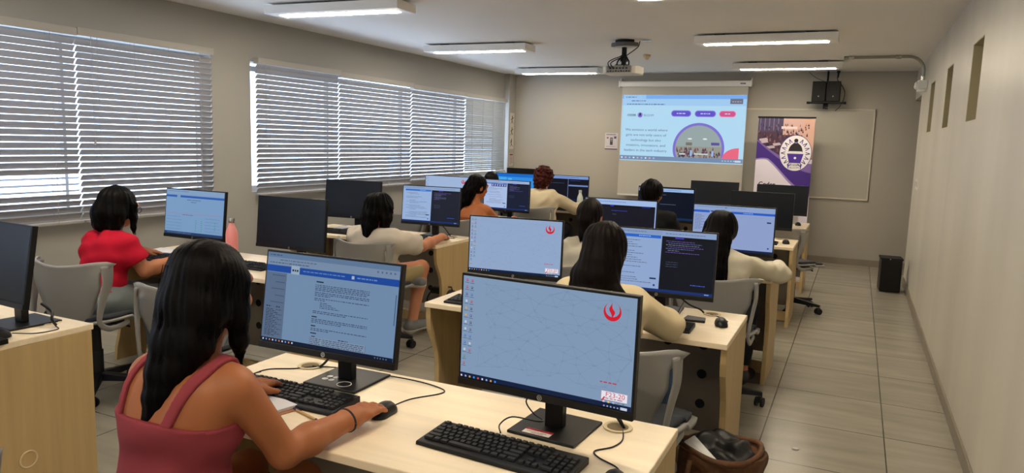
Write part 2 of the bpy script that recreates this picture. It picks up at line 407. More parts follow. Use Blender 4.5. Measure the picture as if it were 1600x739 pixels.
# ---------------------------------------------------------------- desks
ROW = [2.09, 3.735, 5.45, 7.17, 8.86]
DH = .71
def desk_proto(label, x, y, rz=0):
    t = thing('computer_desk', label, 'desk', (x, y, 0), rz, 'two-seat maple computer desks'); hw = .75
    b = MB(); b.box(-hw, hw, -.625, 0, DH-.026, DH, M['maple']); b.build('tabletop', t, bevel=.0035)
    for s in (-1, 1):
        prof = [(-.61, DH-.026), (-.61, .62), (-.60, .56), (-.565, .50), (-.53, .43), (-.515, .35), (-.515, .25), (-.53, .16), (-.55, .09), (-.56, 0), (-.01, 0), (-.01, DH-.026)]
        b = MB(); xa, xb = (hw-.028, hw-.001) if s > 0 else (-hw+.001, -hw+.028)
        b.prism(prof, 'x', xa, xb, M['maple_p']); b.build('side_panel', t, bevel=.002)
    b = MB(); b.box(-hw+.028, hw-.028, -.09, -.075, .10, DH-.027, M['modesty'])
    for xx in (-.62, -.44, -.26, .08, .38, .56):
        for zz in (.245, .40, .55): b.cyl((xx, -.0915, zz), (xx, -.0902, zz), .024, M['hole'], 20)
    b.build('modesty_panel', t)
    b = MB(); b.box(-hw+.03, hw-.03, -.34, -.31, .01, .09, M['maple_p']); b.build('foot_rail', t, bevel=.002)
    for xx in (-.56, .61-.02):
        b = MB(); b.lathe([(.040, 0), (.044, .0015), (.043, .004), (.033, .004), (.031, .0012)], (xx, -.085, DH), M['ring'], 30); b.lathe([(.031, 0), (.031, .0022)], (xx, -.085, DH), M['brownd'], 30)
        b.build('cable_grommet', t, 'auto')
    return t
XD, XLD = -1.185, -3.655
D0 = desk_proto('maple desk nearest the camera with the large wallpaper monitor on it', XD+.02, ROW[0])
DESKS = [(XD, 1, 'maple desk behind the nearest one, with the cream-sweater woman at its aisle end'),
 (XD, 2, 'maple desk where the white-blouse woman leans on the aisle end'),
 (XD, 3, 'maple desk with the black-shirted person and an empty aisle chair'),
 (XD, 4, 'maple desk closest to the whiteboard with two dark monitors'),
 (XLD, 1, 'maple desk by the windows with the pink bottle on it'),
 (XLD, 2, 'maple desk by the windows where the person in striped white tee sits'),
 (XLD, 3, 'maple desk by the windows used by the woman with long black hair'),
 (XLD, 4, 'maple desk by the windows used by the person with curly maroon hair')]
for x, r, lb in DESKS: copy_tree(D0, loc=(x, ROW[r], 0), label=lb)
DL = copy_tree(D0, loc=(-3.645, 2.0, 0), label='maple desk at the picture edge showing its broad end panel')
b = MB(); b.torus((.752, -.30, .22), .033, .0035, M['ring'], nrm='x'); b.cyl((.749, -.30, .22), (.7515, -.30, .22), .031, M['maple_p']); o = b.build('cable_port', DL, 'auto')
# end panel of this desk is full depth
for ch in list(DL.children):
    if ch.name.startswith('side_panel') and max(v.co.x for v in ch.data.vertices) > 0:
        me = ch.data.copy(); ch.data = me
        for v in me.vertices:
            if v.co.y < -.4: v.co.y = -.615
# ---------------------------------------------------------------- monitors
MW, MH = .54, .33
def logo_hp(a, u, v, r, m1, m2):
    a.disc(u, v, r, m1); a.nl()
def monitor(x, y, z, yaw, tilt, label, art, back_logo=False, group='black office monitors', base_rz=None):
    """panel centre at x,y,z"""
    yaw = math.radians(yaw); tl = math.radians(tilt)
    n = Vector((math.sin(yaw), -math.cos(yaw), 0))
    base = Vector((x, y, 0)) - n*.105
    t = thing('computer_monitor', label, 'monitor', (base.x, base.y, DH), yaw, group)
    R = rot3(-tl); C = Vector((0, -.105, z-DH))
    def X4(): m = R.to_4x4(); m.translation = C; return m
    b = MB(); b.X = X4()
    b.box(-MW/2, MW/2, 0, .022, -MH/2, MH/2, M['black']); b.box(-MW/2, MW/2, -.004, 0, -MH/2, -MH/2+.022, M['black'])
    b.box(-.17, .17, .022, .045, -.13, .08, M['blackm'])
    b.build('housing', t, bevel=.0022)
    a = Art(MW-.014, MH-.031, y=-.0012, x0=-MW/2+.007, z0=-MH/2+.024)
    art(a); a.b.X = None
    Xm = X4(); a.b.v = [tuple(Xm @ Vector(v)) for v in a.b.v]
    a.build('screen', t)
    b = MB(); b.X = X4(); b.cyl((0, -.0035, -MH/2+.011), (0, -.0055, -MH/2+.011), .0078, M['chrome'], 20)
    b.cyl((0, -.0055, -MH/2+.011), (0, -.0058, -MH/2+.011), .0062, mat('badge_grey', (.05, .05, .055), .4), 20)
    if back_logo: b.cyl((0, .045, .02), (0, .047, .02), .016, M['chrome'], 20)
    # the two slanted letters of the badge
    for dx in (-.0022, .0022): b.obox((dx, -.0061, -MH/2+.011), (.0007, .0002, .0042), rot3(0, .3, 0), M['chrome'])
    b.build('badge', t)
    b = MB(); zt = z-DH-.02
    b.prism([(-.028, .008), (.028, .008), (.030, zt), (-.030, zt)], 'y', -.018, .012, M['black'])
    b.box(-.026, .026, -.075, -.01, zt-.05, zt+.03, M['blackm']); b.build('stand_neck', t, bevel=.003)
    b = MB(); b.box(-.105, .105, -.105, .105, .0, .009, M['black']); b.build('stand_base', t, bevel=.003)
    return t
K = glow
def off(a): a.rect(0, 0, 1, 1, M['screenoff'])
def crest(a, u, v, r, m):
    """red flame inside an open crescent"""
    n = 26; pts = []; k = a.w/a.h
    for i in range(n+1):
        t = math.radians(-52 + 284*i/n); pts.append((u+r*math.cos(t), v+r*k*math.sin(t)))
    for i in range(n, -1, -1):
        t = math.radians(-52 + 284*i/n); pts.append((u+.80*r*math.cos(t), v-.24*r*k+.80*r*k*math.sin(t)))
    # build as quads
    y = a.y-a.l*a.st; outer = pts[:n+1]; inner = pts[n+1:][::-1]; vs = []
    for o_, i_ in zip(outer, inner): vs += [a.P(*o_, y), a.P(*i_, y)]
    a.b.add(vs, [(2*i, 2*i+1, 2*i+3, 2*i+2) for i in range(n)], m)
    F = [(-.02, .58), (-.05, .30), (-.22, .08), (-.40, -.18), (-.42, -.42), (-.22, -.70), (-.03, -.98), (-.06, -.72), (-.10, -.50), (.06, -.28), (.26, -.06), (.28, .16), (.12, .38), (.03, .6)]
    # flame as a strip
    Lh = [(-.03, .62), (-.08, .34), (-.20, .12), (-.36, -.10), (-.38, -.36), (-.20, -.68), (-.02, -1.0)]
    Rh = [(.03, .62), (.16, .40), (.30, .14), (.24, -.10), (.02, -.32), (-.06, -.64), (-.02, -1.0)]
    vs = []
    for l, rr in zip(Lh, Rh): vs += [a.P(u+l[0]*r, v+l[1]*r*k, y), a.P(u+rr[0]*r, v+rr[1]*r*k, y)]
    a.b.add(vs, [(2*i, 2*i+1, 2*i+3, 2*i+2) for i in range(len(Lh)-1)], m)
def desktop(bgc, line, detail=True, seed=1):
    def f(a):
        r = random.Random(seed)
        a.rect(0, 0, 1, 1, K(*bgc)); a.nl()
        lm = K(*line)
        if detail:
            P = [(.12+.86*((i*.618) % 1)+r.uniform(-.03, .03), .03+.86*(i/89)+r.uniform(-.03, .03)) for i in range(90)]
            for i, p in enumerate(P):
                ds = sorted(range(len(P)), key=lambda j: (P[j][0]-p[0])**2+(P[j][1]-p[1])**2)[1:5]
                for j in ds:
                    if j > i or True:
                        e = (p[0]+(P[j][0]-p[0])*1.15, p[1]+(P[j][1]-p[1])*1.15)
                        e = (min(max(e[0], .09), .99), min(max(e[1], .02), .92)); a.line(p[0], p[1], e[0], e[1], .0009, lm)
        a.nl(); red = K(205, 25, 45)
        crest(a, .875, .145, .047, red)
        a.rect(0, .955, 1, 1, K(14, 30, 62)); a.nl()
        cols = [(40, 110, 200), (200, 50, 60), (60, 150, 90), (230, 170, 60), (90, 60, 140), (50, 60, 80), (220, 230, 240), (190, 40, 90)]
        for cx in (.025, .062):
            for k in range(13 if cx < .05 else 11):
                v = .03+k*.068; c = cols[r.randrange(len(cols))]
                c = tuple(int(q*.75+30) for q in c); a.rect(cx-.006, v, cx+.006, v+.022, K(*c)); a.nl(); a.rect(cx-.003, v+.005, cx+.002, v+.012, K(170, 185, 205)); a.nl()
                a.rect(cx-.013, v+.033, cx+.013, v+.038, K(70, 85, 110))
        for k in range(9): a.rect(.012+k*.027, .970, .022+k*.027, .988, K(*[(200, 210, 230), (150, 170, 200), (210, 160, 60), (60, 140, 220), (200, 80, 60)][k % 5]))
        for k in range(6): a.rect(.86+k*.018, .973, .868+k*.018, .986, K(150, 160, 185))
        a.rect(.95, .966, .985, .990, K(190, 200, 220))
        a.words(.835, .935, .765, .010, K(190, 40, 60), seed=3); 
        a.nl(); bx = K(228, 226, 234); a.rect(.845, .845, .985, .925, bx); a.nl()
        for q in ((.845, .845, .985, .848), (.845, .922, .985, .925), (.845, .845, .847, .925), (.983, .845, .985, .925)): a.rect(*q, K(170, 140, 160))
        a.text('F23-20', .868, .895, .042, K(200, 50, 70), width=.10)
        a.words(.868, .965, .905, .007, K(150, 60, 90), seed=9)
        a.poly([(.846, .935), (.862, .895), (.868, .90), (.857, .94)], K(200, 50, 70))
        for k in range(5): a.rect(.855+k*.026, .932, .866+k*.026, .948, K(*[(200, 205, 215), (220, 190, 120), (170, 180, 200), (120, 130, 150), (90, 120, 130)][k]))
    return f
def doc(a):
    pg = K(108, 135, 166); a.rect(0, 0, 1, 1, pg); a.nl()
    a.rect(0, 0, 1, .055, K(91, 116, 147)); a.rect(0, .055, 1, .135, K(114, 135, 162)); a.nl()
    a.words(.02, .12, .022, .012, K(61, 77, 106), 1); a.words(.10, .42, .075, .010, K(77, 94, 122), 2); a.words(.02, .35, .108, .010, K(65, 82, 110), 3, .95)
    for k in range(5): a.rect(.84+k*.03, .075, .852+k*.03, .095, K(77, 98, 131))
    a.rect(0, .142, 1, .215, K(22, 68, 149)); a.nl(); a.rect(.195, .128, .262, .222, K(144, 164, 184)); a.nl()
    a.words(.205, .252, .168, .022, K(20, 24, 36), 4, 1); a.words(.29, .62, .170, .012, K(90, 122, 180), 5); a.rect(.66, .160, .68, .195, K(155, 172, 196)); a.words(.70, .86, .170, .014, K(98, 131, 184), 6)
    a.rect(0, .222, .165, .955, K(85, 104, 131)); a.nl()
    for k in range(5): a.rect(.05+.03*(k % 2), .25+k*.075, .155, .258+k*.075, K(61, 77, 102))
    a.words(.02, .06, .60, .012, K(28, 36, 53), 7, 1); a.words(.10, .13, .60, .012, K(28, 36, 53), 8, 1)
    for k in range(17): a.words(.02, .08+.02*(k % 3), .635+k*.018, .007, K(32, 42, 61), 20+k, 1)
    for k in range(0, 17, 3): a.words(.10, .15, .635+k*.018, .007, K(49, 61, 86), 60+k, 1)
    tx = K(58, 75, 104); hd = K(26, 35, 56)
    a.rect(.40, .262, .455, .276, hd); a.para(.395, .80, .300, 4, .018, .009, tx, 1, .95); a.para(.395, .80, .380, 3, .018, .009, tx, 2, .3)
    a.para(.395, .80, .445, 2, .018, .009, tx, 3, .2)
    for k in range(4): a.words(.44, .50+.03*k, .490+k*.018, .008, tx, 40+k, 1)
    a.para(.39, .80, .585, 2, .018, .009, tx, 4, .6); a.rect(.385, .645, .425, .657, hd); a.para(.385, .80, .672, 3, .018, .009, tx, 5, .5)
    a.rect(.385, .745, .42, .757, hd); a.para(.385, .80, .775, 2, .018, .009, tx, 6, .3); a.rect(.385, .825, .43, .837, hd)
    a.rect(.385, .875, .80, .955, K(122, 141, 164)); a.nl()
    for u in (.385, .44, .48, .80): a.rect(u-.001, .875, u+.001, .955, tx)
    a.words(.395, .43, .862, .009, hd, 70, 1); a.words(.60, .67, .862, .009, hd, 71, 1)
    for k in range(4): a.words(.485, .79, .885+k*.019, .008, tx, 80+k, .97); a.words(.39, .47, .885+k*.019, .008, tx, 90+k, .8)
    a.rect(0, .957, 1, 1, K(13, 24, 47)); a.nl()
    for k in range(10): a.rect(.012+k*.026, .971, .022+k*.026, .988, K(*[(200, 210, 230), (120, 150, 200), (210, 120, 60)][k % 3]))
    for k in range(5): a.rect(.87+k*.02, .973, .878+k*.02, .986, K(98, 110, 135))
    a.rect(.985, .30, .99, .62, K(49, 65, 102))
def split(bright, dark, header, cut=.5, taskbar=True, seed=1, lightstrip=False, accent=True):
    def f(a):
        pg = K(*bright); tb = tuple(min(255, int(c*1.04)) for c in bright)
        a.rect(0, 0, 1, 1, pg); a.nl(); tx = K(*[int(c*.50) for c in bright])
        a.rect(0, 0, 1, .075, K(*[int(c*.92) for c in bright])); a.nl(); a.words(.03, .38, .035, .012, K(*[int(c*.7) for c in bright]), seed)
        a.rect(.04, .085, cut-.01, .135, K(*header)); a.nl()
        a.words(.30, .42, .10, .014, K(150, 190, 240), seed+1)
        r = random.Random(seed)
        for k in range(20):
            v = .18+k*.036
            if r.random() < .78: a.words(.06+(.06 if r.random() < .4 else 0), min(cut-.04, .18+r.uniform(.05, .28)), v, .009, tx, seed*9+k, 1)
        a.nl(); a.rect(cut-.09, .78, cut-.03, .805, K(30, 45, 80)); a.disc(cut-.045, .90, .010, K(30, 60, 130))
        a.rect(cut, .09, 1, .955, K(*dark)); a.rect(cut, 0, 1, .09, K(*[int(c*.95) for c in bright])); a.nl()
        a.rect(cut+.01, .10, 1, .125, K(12, 14, 24)); a.nl(); a.rect(cut+.12, .102, cut+.2, .12, K(70, 60, 190))
        a.words(cut+.03, .93, .04, .012, K(*[int(c*.7) for c in bright]), seed+3)
        for k in range(7): a.words(cut+.04+.02*(k % 2), cut+.10+r.uniform(.02, .28), .16+k*.03, .009, K(*[(110, 80, 170), (90, 110, 160), (120, 125, 140)][k % 3]), seed*5+k, 1)
        for k in range(3): a.words(cut+.05, cut+.16, .5+k*.035, .008, K(70, 80, 110), seed*7+k, 1)
        a.words(.80, .93, .84, .012, K(60, 100, 200), seed+5)
        if taskbar: a.rect(0, .955, 1, 1, K(22, 46, 104)); a.nl(); a.rect(.93, .968, .97, .985, K(120, 150, 210))
    return f
def darkcode(a):
    a.rect(0, 0, 1, 1, K(22, 22, 34)); a.nl(); a.rect(0, 0, 1, .13, K(158, 184, 226)); a.nl(); a.words(.05, .6, .05, .015, K(105, 130, 175), 3)
    a.rect(0, .135, 1, .17, K(12, 12, 20)); a.nl(); a.rect(.36, .14, .41, .165, K(40, 60, 190)); a.rect(.80, .14, .92, .165, K(20, 40, 130))
    a.words(.38, .62, .26, .016, K(50, 70, 170), 6); a.words(.40, .45, .35, .014, K(90, 95, 120), 7)
    a.rect(.985, .05, 1, .95, K(150, 175, 225)); a.rect(0, .955, 1, 1, K(20, 44, 96))
def navycode(a):
    a.rect(0, 0, 1, 1, K(8, 16, 32)); a.nl(); a.rect(0, .03, .985, .13, K(150, 182, 226)); a.nl(); a.words(.1, .8, .07, .015, K(90, 120, 170), 3)
    a.words(.40, .70, .52, .012, K(100, 115, 150), 5); a.words(.42, .5, .22, .02, K(80, 90, 120), 6); a.rect(0, .93, 1, 1, K(14, 40, 78))
def page(a):
    a.rect(0, 0, 1, 1, K(140, 158, 200)); a.nl(); a.rect(0, 0, 1, .095, K(138, 160, 200)); a.nl(); a.words(.04, .7, .03, .012, K(105, 125, 170), 1); a.rect(.39, .03, .41, .05, K(60, 80, 120))
    a.rect(0, .115, .2, .165, K(35, 90, 195)); a.rect(.23, .115, 1, .165, K(35, 90, 195)); a.nl(); a.words(.21, .24, .12, .02, K(30, 35, 50), 2); a.words(.62, .74, .13, .018, K(130, 170, 235), 3)
    for k in range(11): a.words(.02, .10+.04*(k % 2), .22+k*.032, .010, K(80, 95, 140), 5+k, 1)
    a.rect(.91, .30, .96, .33, K(30, 45, 90)); a.words(.5, .9, .22, .008, K(130, 150, 190), 40); a.disc(.945, .885, .011, K(30, 70, 150)); a.rect(0, .955, 1, 1, K(24, 34, 74))
def table(a):
    a.rect(0, 0, 1, 1, K(118, 152, 190)); a.nl(); a.rect(0, 0, 1, .10, K(128, 156, 190)); a.nl(); a.words(.03, .4, .03, .012, K(85, 105, 140), 1)
    a.rect(0, .125, .19, .17, K(38, 84, 168)); a.rect(.25, .125, 1, .17, K(38, 84, 168)); a.nl(); a.words(.37, .62, .21, .016, K(70, 95, 130), 2); a.words(.44, .54, .26, .014, K(60, 85, 120), 3)
    a.rect(.02, .52, .97, .527, K(170, 110, 140)); a.words(.3, .5, .55, .012, K(90, 80, 120), 8)
    for k in range(5): a.words(.03, .3, .60+k*.07, .008, K(90, 115, 150), 10+k); a.words(.7, .95, .60+k*.07, .008, K(90, 115, 150), 20+k)
    for i in range(2):
        for k in range(6): a.rect(.53+.10*i, .66+k*.045, .55+.10*i, .675+k*.045, K(40, 150, 110))
    for k in range(4): a.rect(.86, .68+k*.05, .875, .70+k*.05, K(40, 150, 110))
    a.rect(0, .94, 1, 1, K(36, 60, 100)); a.words(.05, .5, .962, .012, K(120, 140, 180), 30)
def azure(a):
    a.rect(0, 0, 1, 1, K(48, 140, 222)); a.nl(); a.rect(0, 0, 1, .14, K(20, 105, 200)); a.nl(); a.rect(.0, .16, .28, .95, K(70, 165, 235)); a.rect(.32, .2, .42, .26, K(90, 180, 240)); a.rect(0, .955, 1, 1, K(15, 50, 120))
def photo_page(a):
    split((168, 188, 226), (26, 32, 52), (90, 120, 190), cut=.52, seed=6)(a); a.nl()
    a.rect(.16, .13, .50, .22, K(60, 80, 140)); a.nl()
    for k in range(6): a.rect(.18+k*.055, .14, .20+k*.055, .2, K(190, 190, 210))
def darksplit(a):
    a.rect(0, 0, 1, 1, K(16, 18, 30)); a.nl(); a.rect(0, 0, 1, .12, K(120, 148, 205)); a.nl(); a.words(.1, .8, .05, .02, K(80, 105, 160), 3)
    a.rect(.50, .12, .508, .95, K(130, 150, 200)); a.rect(.52, .36, 1, .42, K(110, 135, 190)); a.words(.04, .4, .3, .014, K(80, 90, 120), 4); a.words(.55, .8, .18, .014, K(60, 80, 170), 5); a.rect(0, .955, 1, 1, K(16, 34, 80))
MON = {}
MON['M1'] = monitor(-.741, 1.805, .991, -3.8, 1.5, 'large near monitor with pale blue wallpaper and red crest, in front of the cream chair', desktop((127, 151, 180), (106, 130, 160), seed=2))
MON['M2'] = monitor(-1.512, 1.844, .986, 1.0, 8.0, 'near monitor showing a long text document, in front of the pink-top woman', doc)
MON['M3'] = monitor(-1.654, 3.573, .958, 6.1, 2.5, 'wallpaper monitor with red crest standing just behind the largest monitor', desktop((143, 165, 199), (130, 152, 186), seed=5))
MON['M4'] = monitor(-.837, 3.485, .97, 3.1, 6.4, 'monitor with half white page half dark code, by the cream-sweater woman', split((142, 165, 205), (18, 21, 30), (42, 98, 194), cut=.515, seed=3))
MON['M5'] = monitor(-1.53, 5.10, .978, 2.5, 3.7, 'dark code monitor with pale top bar, before the woman with tied hair', darkcode)
MON['M6'] = monitor(-.726, 5.048, .985, .9, 2.0, 'monitor with a nearly empty pale blue page, before the white-blouse woman', page)
MON['M7'] = monitor(-1.613, 6.849, .981, .5, 5.0, 'navy code monitor before the black-shirted person', navycode)
MON['M8'] = monitor(-.748, 6.851, .982, -1, 2.0, 'switched-off black monitor right behind the empty pale page one', off)
MON['M9'] = monitor(-1.47, 8.599, .975, 2, 3.0, 'switched-off black monitor standing before the projection screen foot', off)
MON['M10'] = monitor(-.727, 8.55, .975, 1.9, 2.0, 'switched-off black monitor overlapping the roll-up banner', off)
MON['L1'] = monitor(-3.148, 1.75, .99, -4, 9, 'switched-off monitor cut by the picture edge on the broad-panelled desk', off)
MON['Red'] = monitor(-3.968, 3.479, .985, .6, 6.0, 'monitor with a blue table page before the woman in red', table)
MON['OffA'] = monitor(-3.214, 3.56, .974, 1.7, 5.1, 'switched-off monitor beside the pink bottle', off)
MON['OffB'] = monitor(-3.952, 5.151, .987, 8.0, 6.5, 'switched-off monitor against the blinds beside the striped-tee person', off)
MON['C'] = monitor(-3.221, 5.253, .972, 5.2, 5.7, 'split page and code monitor before the striped-tee person', split((150, 175, 214), (28, 32, 46), (50, 110, 200), cut=.51, seed=8))
MON['Ph4'] = monitor(-3.972, 6.80, .974, 1.7, 3.3, 'small wallpaper monitor with red crest beside the blinds, touching the long-haired woman', desktop((158, 180, 215), (145, 168, 204), detail=False, seed=7))
MON['D'] = monitor(-3.285, 6.851, .962, -2.3, 2.0, 'monitor with photo strip page and dark half before the long-haired woman', photo_page)
MON['Blue5'] = monitor(-3.96, 8.50, .956, 2.5, 3.4, 'bright azure monitor beside the maroon-haired person', azure)
MON['E5'] = monitor(-3.25, 8.55, .960, 1, 2, 'dark code monitor behind the white bottle', darksplit)
# ---------------------------------------------------------------- keyboards, mice, cables
def keyboard(x, y, rz, label, keys=True, group='black desktop keyboards', z=DH):
    t = thing('keyboard', label, 'keyboard', (x, y, z), rz, group)
    L, D = .45, .145; b = MB()
    b.prism([(-D/2, 0), (D/2, 0), (D/2, .019), (D/2-.004, .021), (-D/2+.003, .011), (-D/2, .008)], 'x', -L/2, L/2, M['black']); b.build('keyboard_case', t, bevel=.002)
    u = .0187; rows = []
    def zt(yy): return .011+(yy+D/2)/D*.010
    # (x0 in units, width in units) per row; rows from the far side
    rows.append([(0, 1)]+[(2+k, 1) for k in range(4)]+[(6.5+k, 1) for k in range(4)]+[(11+k, 1) for k in range(4)]+[(15.25+k, 1) for k in range(3)])
    rows.append([(k, 1) for k in range(13)]+[(13, 2)]+[(15.25+k, 1) for k in range(3)]+[(18.5+k, 1) for k in range(4)])
    rows.append([(0, 1.5)]+[(1.5+k, 1) for k in range(12)]+[(13.5, 1.5)]+[(15.25+k, 1) for k in range(3)]+[(18.5+k, 1) for k in range(4)])
    rows.append([(0, 1.75)]+[(1.75+k, 1) for k in range(11)]+[(12.75, 2.25)]+[(18.5+k, 1) for k in range(4)])
    rows.append([(0, 2.25)]+[(2.25+k, 1) for k in range(10)]+[(12.25, 2.75)]+[(16.25, 1)]+[(18.5+k, 1) for k in range(4)])
    rows.append([(0, 1.5), (1.5, 1.2), (2.7, 1.3), (4, 5.6), (9.6, 1.3), (10.9, 1.3), (12.2, 1.3), (13.5, 1.5), (15.25, 1), (16.25, 1), (17.25, 1), (18.5, 2), (20.5, 1), (21.5, 1)])
    caps = []
    for r, row in enumerate(rows):
        yc = D/2-.016-r*u - (.003 if r else 0)
        for kx, kw in row: caps.append((-L/2+.010+(kx+kw/2)*u*1.02, yc, kw*u*1.02/2-.0013))
    def cap(b, c):
        x_, y_, hw = c; z0 = zt(y_)+.0005; hd = u/2-.0013; s = .0022; z1 = z0+.0055
        b.add([(x_-hw, y_-hd, z0), (x_+hw, y_-hd, z0), (x_+hw, y_+hd, z0), (x_-hw, y_+hd, z0), (x_-hw+s, y_-hd+s*.6, z1), (x_+hw-s, y_-hd+s*.6, z1), (x_+hw-s, y_+hd-s, z1+.0006), (x_-hw+s, y_+hd-s, z1+.0006)],
              [(0, 3, 2, 1), (4, 5, 6, 7), (0, 1, 5, 4), (1, 2, 6, 5), (2, 3, 7, 6), (3, 0, 4, 7)], M['keycap'])
    if keys == 'each':
        for c in caps[:99]: b = MB(); cap(b, c); b.build('key', t)
        b = MB()
        for c in caps[99:]: cap(b, c)
        o = b.build('key', t); o['kind'] = 'stuff'
    else:
        b = MB()
        for c in caps: cap(b, c)
        o = b.build('key_block', t)
    return t
def mouse_proto(x, y, rz, label, z=DH):
    t = thing('computer_mouse', label, 'mouse', (x, y, z), rz, 'black computer mice')
    b = MB(); n = 14; vs = []; fs = []
    def fn(u, v):
        a = PI*(u); yy = (v-.5)*.108; w = .031*(1-(abs(v-.5)*2)**3*.45)*(1-.10*math.cos((v-.5)*4)); h = .036*math.sin(PI*(.12+.80*(1-v)))**.7
        w *= max(.05, (1-(abs(v-.5)*2)**8)); h *= max(.05, (1-(abs(v-.5)*2)**8))
        return (w*math.cos(a), yy, .002+h*math.sin(a)**.75)
    b.sheet(fn, 16, 16, .0015, M['black']); b.build('mouse_shell', t, smooth=True)
    b = MB(); b.tube([(-.0035, .033, .0245), (.0035, .033, .0245)], .0075, M['keycap'], 12); b.build('scroll_wheel', t, 'auto')
    return t
def cable(pts, label, r=.0022, name='cable', cat='cable', group='black cables on the desks', m=None):
    # smooth through the points
    P = [Vector(p) for p in pts]; out = []
    for i in range(len(P)-1):
        p0, p1, p2, p3 = P[max(i-1, 0)], P[i], P[i+1], P[min(i+2, len(P)-1)]
        for k in range(7):
            t = k/7; out.append(.5*((2*p1)+(p2-p0)*t+(2*p0-5*p1+4*p2-p3)*t*t+(3*p1-p0-3*p2+p3)*t**3))
    out.append(P[-1]); b = MB(); b.tube(out, r, m or M['black'], 7); o = b.build(name, None, True)
    if label: tag(o, label, cat, group)
    return o
zc = DH+.0024
keyboard(-.797, 1.672, math.radians(-4), 'black keyboard lying unused before the largest monitor', keys='each')
keyboard(-1.575, 1.728, math.radians(.5), 'black keyboard in front of the document monitor, partly behind an arm', keys='each')
keyboard(-3.10, 1.56, .05, 'black keyboard on the broad-panelled desk beyond the picture edge')
for x, y, rz, lb in [(-4.02, 3.23, .03, 'black keyboard beside the red-tee woman hands'), (-3.42, 3.35, .02, 'black keyboard just right of the pink bottle'),
   (-3.27, 5.02, .04, 'black keyboard under the hand of the striped-tee person'), (-4.05, 4.98, .0, 'black keyboard next to white papers by the blinds'),
   (-.84, 3.27, .02, 'black keyboard with only its end showing beside the cream sleeve'), (-1.62, 3.22, 0, 'black keyboard hidden behind the red crest wallpaper monitors'),
   (-.76, 4.99-.15, 0, 'black keyboard before the white-blouse woman'), (-1.55, 4.88, 0, 'black keyboard before the woman with tied hair'),
   (-.80, 6.68, 0, 'black keyboard on the desk with the empty aisle chair'), (-1.60, 6.62, 0, 'black keyboard before the black-shirted person'),
   (-3.35, 6.68, 0, 'black keyboard before the long-haired woman'), (-3.25, 8.32, 0, 'black keyboard near the white bottle')]:
    keyboard(x, y, rz, lb, keys=False)
m0 = mouse_proto(-1.228, 1.752, .02, 'black mouse under the hand with the black wristband')
for x, y, rz, lb in [(-.516, 3.44, .25, 'black mouse on the free corner of the desk by the cream-sweater woman'), (-3.02, 5.155, .1, 'black mouse under the hand of the striped-tee person'),
    (-.515, 6.79, .2, 'black mouse on the desk corner in front of the empty aisle chair'), (-.536, 8.50, .2, 'black mouse on the far desk corner under the white box'),
    (-.47, 1.64, .3, 'black mouse peeking at the bottom edge beside the nearest keyboard'), (-2.98, 1.66, .1, 'black mouse at the picture edge on the broad-panelled desk'), (-.55, 5.28, .1, 'black mouse by the hand of the white-blouse woman')]:
    copy_tree(m0, loc=(x, y, DH), rz=rz, label=lb)
cable([(-1.228, 1.808, zc+.008), (-1.225, 1.90, zc), (-1.17, 1.99, zc), (-1.19, 2.03, zc), (-1.30, 2.05, zc+.002), (-1.47, 2.04, zc+.004), (-1.62, 2.03, zc+.002), (-1.70, 2.01, zc)], 'thin mouse cable curling from the braceleted hand')
cable([(-.60, 2.02, .80), (-.60, 2.06, .76), (-.575, 2.02, .735), (-.555, 2.005, zc)], 'thick black cable dropping from the largest monitor into the round hole', r=.0045)
cable([(-.66, 1.90, .86), (-.62, 1.96, .80), (-.585, 2.0, .75), (-.56, 2.01, zc)], 'second black cable dropping from the largest monitor into the round hole', r=.0035)
cable([(-.555, 1.99, zc), (-.535, 1.92, zc), (-.545, 1.86, zc), (-.58, 1.81, zc), (-.555, 1.775, zc), (-.50, 1.745, zc), (-.475, 1.71, zc), (-.468, 1.695, zc+.008)], 'thin mouse cable snaking from the round hole toward the bottom edge')
cable([(-.78, 1.87, .83), (-.815, 1.875, .79), (-.80, 1.90, .745), (-.765, 1.89, .735), (-.77, 1.85, .745), (-.84, 1.835, .75), (-.862, 1.80, .735), (-.835, 1.75, zc+.0215)], 'looped keyboard cable hanging before the largest monitor stand')
cable([(-1.71, 2.0, zc), (-1.75, 1.95, zc), (-1.82, 1.90, zc), (-1.83, 1.84, zc), (-1.78, 1.82, zc+.02)], 'thin cable running from the yellowish grommet to the keyboard')
cable([(-1.56, 1.95, .84), (-1.62, 1.99, .77), (-1.68, 2.01, zc+.004), (-1.71, 2.0, zc)], 'black cable from the document monitor stand into the grommet', r=.0045)
cable([(-.516, 3.49, zc+.008), (-.50, 3.53, zc), (-.55, 3.60, zc), (-.60, 3.64, zc)], 'mouse cable on the desk by the cream-sweater woman')
cable([(-.78, 3.53, .84), (-.70, 3.56, .77), (-.65, 3.62, .735), (-.635, 3.65, zc)], 'thick cable dropping behind the half-dark monitor', r=.0045)
cable([(-.70, 3.47, .80), (-.72, 3.43, .74), (-.71, 3.38, zc+.004), (-.69, 3.35, zc+.01)], 'keyboard cable beside the black dock')
cable([(-3.02, 5.21, zc+.008), (-2.99, 5.26, zc), (-3.05, 5.34, zc), (-3.10, 5.36, zc)], 'mouse cable beyond the hand of the striped-tee person')
cable([(-3.16, 5.30, .83), (-3.13, 5.34, .78), (-3.09, 5.37, zc)], 'thick cable behind the monitor of the striped-tee person', r=.004)
cable([(-3.30, 5.2, zc), (-3.42, 5.17, zc), (-3.44, 5.10, zc), (-3.40, 5.07, zc+.02)], 'keyboard cable left of the striped-tee person monitor stand')
cable([(-3.05, 1.88, .80), (-3.0, 1.89, .77), (-2.97, 1.87, .745), (-2.985, 1.895, zc+.002)], 'thick black cable plugged into the desk hole at the picture edge', r=.006)
cable([(-2.97, 1.885, zc), (-2.92, 1.86, zc), (-2.93, 1.78, zc), (-2.98, 1.715, zc+.008)], 'thin mouse cable on the broad-panelled desk')
